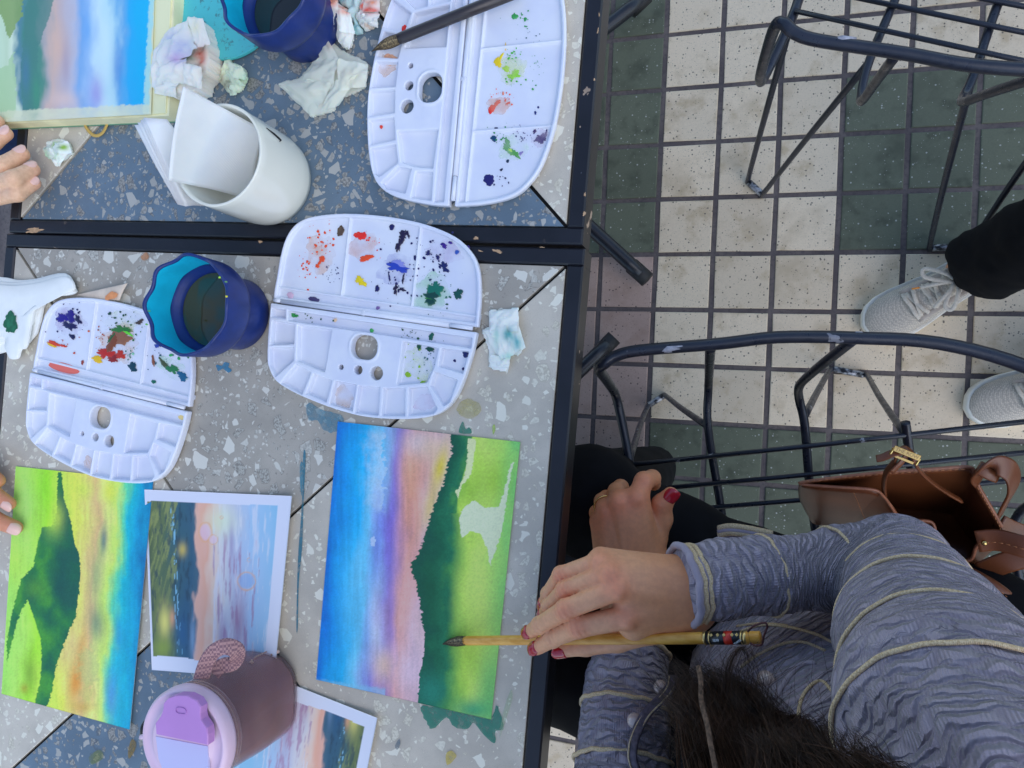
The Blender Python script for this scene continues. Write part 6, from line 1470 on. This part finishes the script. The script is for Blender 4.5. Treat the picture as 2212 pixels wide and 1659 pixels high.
V,Fc=join(*parts); hairo=obj('hair',V,Fc,M_hr,woman)
hairo.data.materials.append(plain('brown_hair_strand',(.085,.042,.024),.45,.3,40,Specular_IOR_Level=.35))
mi=np.concatenate([np.full(len(q[1]),1 if (k>0 and hr.random()<.16) else 0) for k,q in enumerate(parts)]).astype(np.int32)
hairo.data.polygons.foreach_set('material_index',mi)
# card under the left hand
tag(obj('paper_card',*leaf([P(*B5(682,362),.640),P(*B5(868,182),.640),P(*B5(918,270),.640),P(*B5(712,400),.640)],.0006,6,.0008),plain('taupe_card',px(120,100,98),.8,.1,80)),'small taupe card under the hand on dark trousers','card')

# ---- person standing at the right: black trousers and pale sneakers
pers2=thing('person','standing person in black trousers and pale mesh sneakers','person',P(2140,600,0))
def vecn(a): a=np.array(a,float); return a/np.linalg.norm(a)
M_upper=NT('mesh_knit_upper'); up_=M_upper.pos(); vv=M_upper.vor(up_,420,'F1',0,.35)
M_upper.p(Base_Color=M_upper.mix(M_upper.ramp(vv,.25,.55),(.66,.58,.47),(.42,.37,.31)),Roughness=.85); M_upper.bump(vv,.5,.0008); M_upper=M_upper.m
M_sole=plain('white_sole',(.80,.76,.66),.55,.08,60,.1,500); M_lace=plain('cream_lace',(.58,.52,.43),.85,.1,300,.3,1500); M_liner=plain('shoe_collar',(.45,.38,.32),.9,.1,80)
def shoe(toe,heel,side=1):
    toe=np.array(toe);heel=np.array(heel); toe[2]=heel[2]=0; ax=vecn(toe-heel); sd=np.array((-ax[1],ax[0],0))*side; L=np.linalg.norm(toe-heel)
    st=[(0,.012,.050),(.012,.026,.082),(.04,.033,.088),(.08,.0345,.092),(.115,.036,.088),(.15,.041,.074),(.185,.0455,.060),(.215,.0450,.050),(.238,.038,.042),(.253,.026,.034),(.262,.010,.026)]
    sc=L/.268
    xs=np.array([s[0] for s in st]); 
    def prof(x): return np.interp(x,xs,[s[1] for s in st]),np.interp(x,xs,[s[2] for s in st])
    def cl_(x): return .004*math.sin(math.pi*min(1,max(0,x/.262)))    # slight inward curve
    def pt(x,t,off=0):
        w,h=prof(x); c,s=math.cos(t),math.sin(t)
        y=(w+off)*np.sign(c)*abs(c)**.75; z=.020+(h-.020+off)*max(0,s)**.80
        return heel+ax*x*sc+sd*(y+cl_(x))*sc+ZA*z
    X=np.linspace(0.001,.2615,44); TT=np.linspace(0,math.pi,29)
    V=np.array([pt(x,t) for x in X for t in TT]); Q=gridfaces(len(X),len(TT))
    u_=obj('shoe_upper',V,Q,M_upper,pers2)
    # sole
    out=[]
    for x in np.linspace(-.003,.2655,40):
        w=np.interp(x,np.r_[-.003,xs[1:-1],.2655],np.r_[.006,[s[1] for s in st][1:-1],.004])+.0065; out.append((x,w))
    ring=[heel+ax*x*sc+sd*(w+cl_(x))*sc for x,w in out]+[heel+ax*x*sc+sd*(-w+cl_(x))*sc for x,w in out[::-1]]
    ring=np.array(ring); c=ring.mean(0); m=len(ring); V=[]
    for f,z in ((.96,.0005),(1.0,.004),(1.005,.014),(1.0,.022),(.975,.0255),(.93,.0245)):
        V+= [c+(q-c)*f+ZA*z for q in ring]
    Fc=[tuple(range(m))[::-1],tuple(range(5*m,6*m))]
    for l in range(5):
        for k in range(m): Fc.append((l*m+k,l*m+(k+1)%m,(l+1)*m+(k+1)%m,(l+1)*m+k))
    obj('shoe_sole',V,Fc,M_sole,pers2)
    # eyelet stays and laces
    for a in (.95,-.95): obj('eyelet_stay',*tube([pt(x,math.pi/2+a*.62,.0012) for x in np.linspace(.085,.183,10)],1.0,8,flat=(.0055,.0010),up=(0,0,1)),M_liner,u_)
    eb=[.090,.108,.126,.144,.162,.180]
    for i,x in enumerate(eb):
        x2=min(.186,x+.014)
        for a in (1,-1):
            q=[pt(x,math.pi/2+a*.55,.0030),pt((x+x2)/2,math.pi/2+a*.15,.0048+.001*(a>0)),pt(x2 if i%2==0 else x-.004,math.pi/2-a*.50,.0030)]
            obj('lace',*tube(catmull(q,5),1.0,8,flat=(.0034,.0009),up=(0,0,1)),M_lace,u_)
    b0=pt(.100,math.pi/2,.006)
    for a,ln in ((1,.035),(-1,.042)):
        q=[b0,b0+sd*a*ln*.5+ax*.012+ZA*.010,b0+sd*a*ln+ax*.030+ZA*.004,b0+sd*a*ln*.7+ax*.036+ZA*.004,b0+ax*.006+ZA*.003]
        obj('lace_bow',*tube(catmull(q,5),1.0,8,flat=(.0032,.0010),up=(0,0,1)),M_lace,u_)
    for a in (1,-1):
        q=[b0,b0+sd*a*.012+ax*.030+ZA*.004,b0+sd*a*.020+ax*.050-ZA*.004]
        obj('lace_end',*tube(catmull(q,5),1.0,8,flat=(.0028,.0009),up=(0,0,1)),M_lace,u_)
    e=b0+sd*(-1)*.020+ax*.050-ZA*.003; obj('aglet',*tube([e,e+ax*.010-sd*.004],.0014,8),plain('orange_aglet',(.75,.28,.04),.5),u_)
    return heel+ax*.062*sc
an1=shoe(P(1866,714,.02),P(2140,560,.02)); an2=shoe(P(2088,893,.02),P(2400,775,.02))
v=[]
def pants2(p):
    d=None
    for c0,lean in ((an1,(.05,.0,0)),(an2,(.06,.0,0))):
        a=np.array((c0[0],c0[1],.125))+np.array((.012,.006,0)); b=a+np.array(lean)+np.array((.06,.03,.42)); t=b+np.array((.22,.02,.30))
        for q in (rcone(p,a,b,.060,.072),rcone(p,b,t,.072,.085)):
            d=q if d is None else smin(d,q,.012)
    return np.maximum(d,.072-p[...,2]+.012*np.sin(p[...,0]*60))
V,Q=organic(pants2,(.2,-.35,.05),(1.1,.5,.98),.009); N=vnormals(V,Q); V=V+N*((fbm(V[:,0]*30+V[:,2]*14,V[:,1]*34+V[:,2]*20,91,3)-.5)*.016)[:,None]
obj('trousers',V,Q,M_black,pers2)
def legs2(p):
    d=None
    for c0 in (an1,an2):
        a=np.array((c0[0],c0[1],.06)); b=a+np.array((.09,.03,.44))
        q=rcone(p,a,b,.034,.045); d=q if d is None else np.minimum(d,q)
    return d
V,Q=organic(legs2,(.2,-.35,.02),(1.0,.5,.6),.009)
obj('body',V,Q,M_skin,pers2,True,colors=np.zeros((len(V),3))+np.array(px(175,130,112)))

# ---- hand at the upper left with navy trousers beneath
p3=thing('person','person in navy trousers with bare fingers resting at the upper left table corner','person',P(-260,330,0))
def a1(x,y,z): return P(*A1(x,y),z)
HU=Hand()
f1=[a1(-170,985,.775),a1(-50,925,.775),a1(38,868,.768)]
f2=[a1(-160,1150,.775),a1(20,1075,.778),a1(140,1000,.764)]
f3=[a1(-130,1230,.778),a1(90,1160,.782),a1(208,1100,.764)]
f4=[a1(-60,1285,.775),a1(110,1255,.776),a1(222,1188,.762)]
f0=[a1(-180,830,.77),a1(-80,805,.77),a1(-25,790,.768)]
HU.palm=[(a1(-420,1060,.78),a1(-160,985,.776),.026,.014),(a1(-420,1120,.78),a1(-150,1150,.775),.026,.014),(a1(-400,1200,.78),a1(-110,1240,.776),.026,.013),(a1(-420,1100,.78),a1(-760,1020,.76),.026,.034)]
HU.f=[finger(f1,[.0100,.0092,.0078]),finger(f2,[.0106,.0100,.0086]),finger(f3,[.0105,.0098,.0085]),finger(f4,[.0098,.0090,.0072]),finger(f0,[.010,.010,.009])]
HU.spots=[(f[2],.008,.6) for f in (f1,f2,f3,f4)]
V,Q=HU.build(.0018); obj('body',V,Q,M_skin,p3,True,colors=HU.color(V,(196,168,160),(205,140,138)))
nail(p3,f1[2],f1[1],(-.1,.1,.9),.0080,M_nail,.0135,62); nail(p3,f2[2],f2[1],(-.1,.1,.9),.0088,M_nail,.0135,62); nail(p3,f3[2],f3[1],(0,.0,.9),.0087,M_nail,.0125,60); nail(p3,f4[2],f4[1],(.1,-.2,.8),.0074,M_nail,.0115,60)
M_navyc=plain('navy_twill',px(22,45,100),.85,.15,120,.2,900)
A_=P(35,300,.60);B_2=P(-700,330,.58)
V,Q=organic(lambda p:smin(rcone(p,B_2,A_,.085,.066),rcone(p,A_,A_+np.array((.02,0,-.46)),.060,.05),.02),np.minimum(A_,B_2)-.12-ZA*.48,np.maximum(A_,B_2)+.12,.010)
obj('trousers',V,Q,M_navyc,p3)
# ---- fingers holding the lower left painting
p4=thing('person','person at the lower left whose two fingertips hold the green painting','person',P(-300,1100,0))
HL=Hand(); a5=lambda x,y,z:P(*A5(x,y),z)
g1_=[a5(-190,70,.765),a5(-60,160,.765),a5(50,232,.755)]; g2_=[a5(-200,250,.768),a5(-50,310,.765),a5(82,362,.752)]; g0_=[a5(-160,-20,.765),a5(-70,60,.765),a5(-8,108,.758)]
HL.palm=[(a5(-420,120,.775),a5(-190,80,.768),.026,.014),(a5(-420,190,.775),a5(-190,250,.768),.026,.015),(a5(-420,160,.775),a5(-760,180,.76),.026,.034)]
HL.f=[finger(g1_,[.0098,.0092,.0075]),finger(g2_,[.0105,.0100,.0082]),finger(g0_,[.0095,.009,.0075])]
HL.spots=[(f[2],.009,.5) for f in (g1_,g2_)]
V,Q=HL.build(.0018); obj('body',V,Q,M_skin,p4,True,colors=HL.color(V,(172,122,110),(190,120,120)))
nail(p4,g1_[2],g1_[1],(0,-.3,.9),.0078,M_nail,.0130,60); nail(p4,g2_[2],g2_[1],(0,.2,.9),.0084,M_nail,.0140,60)
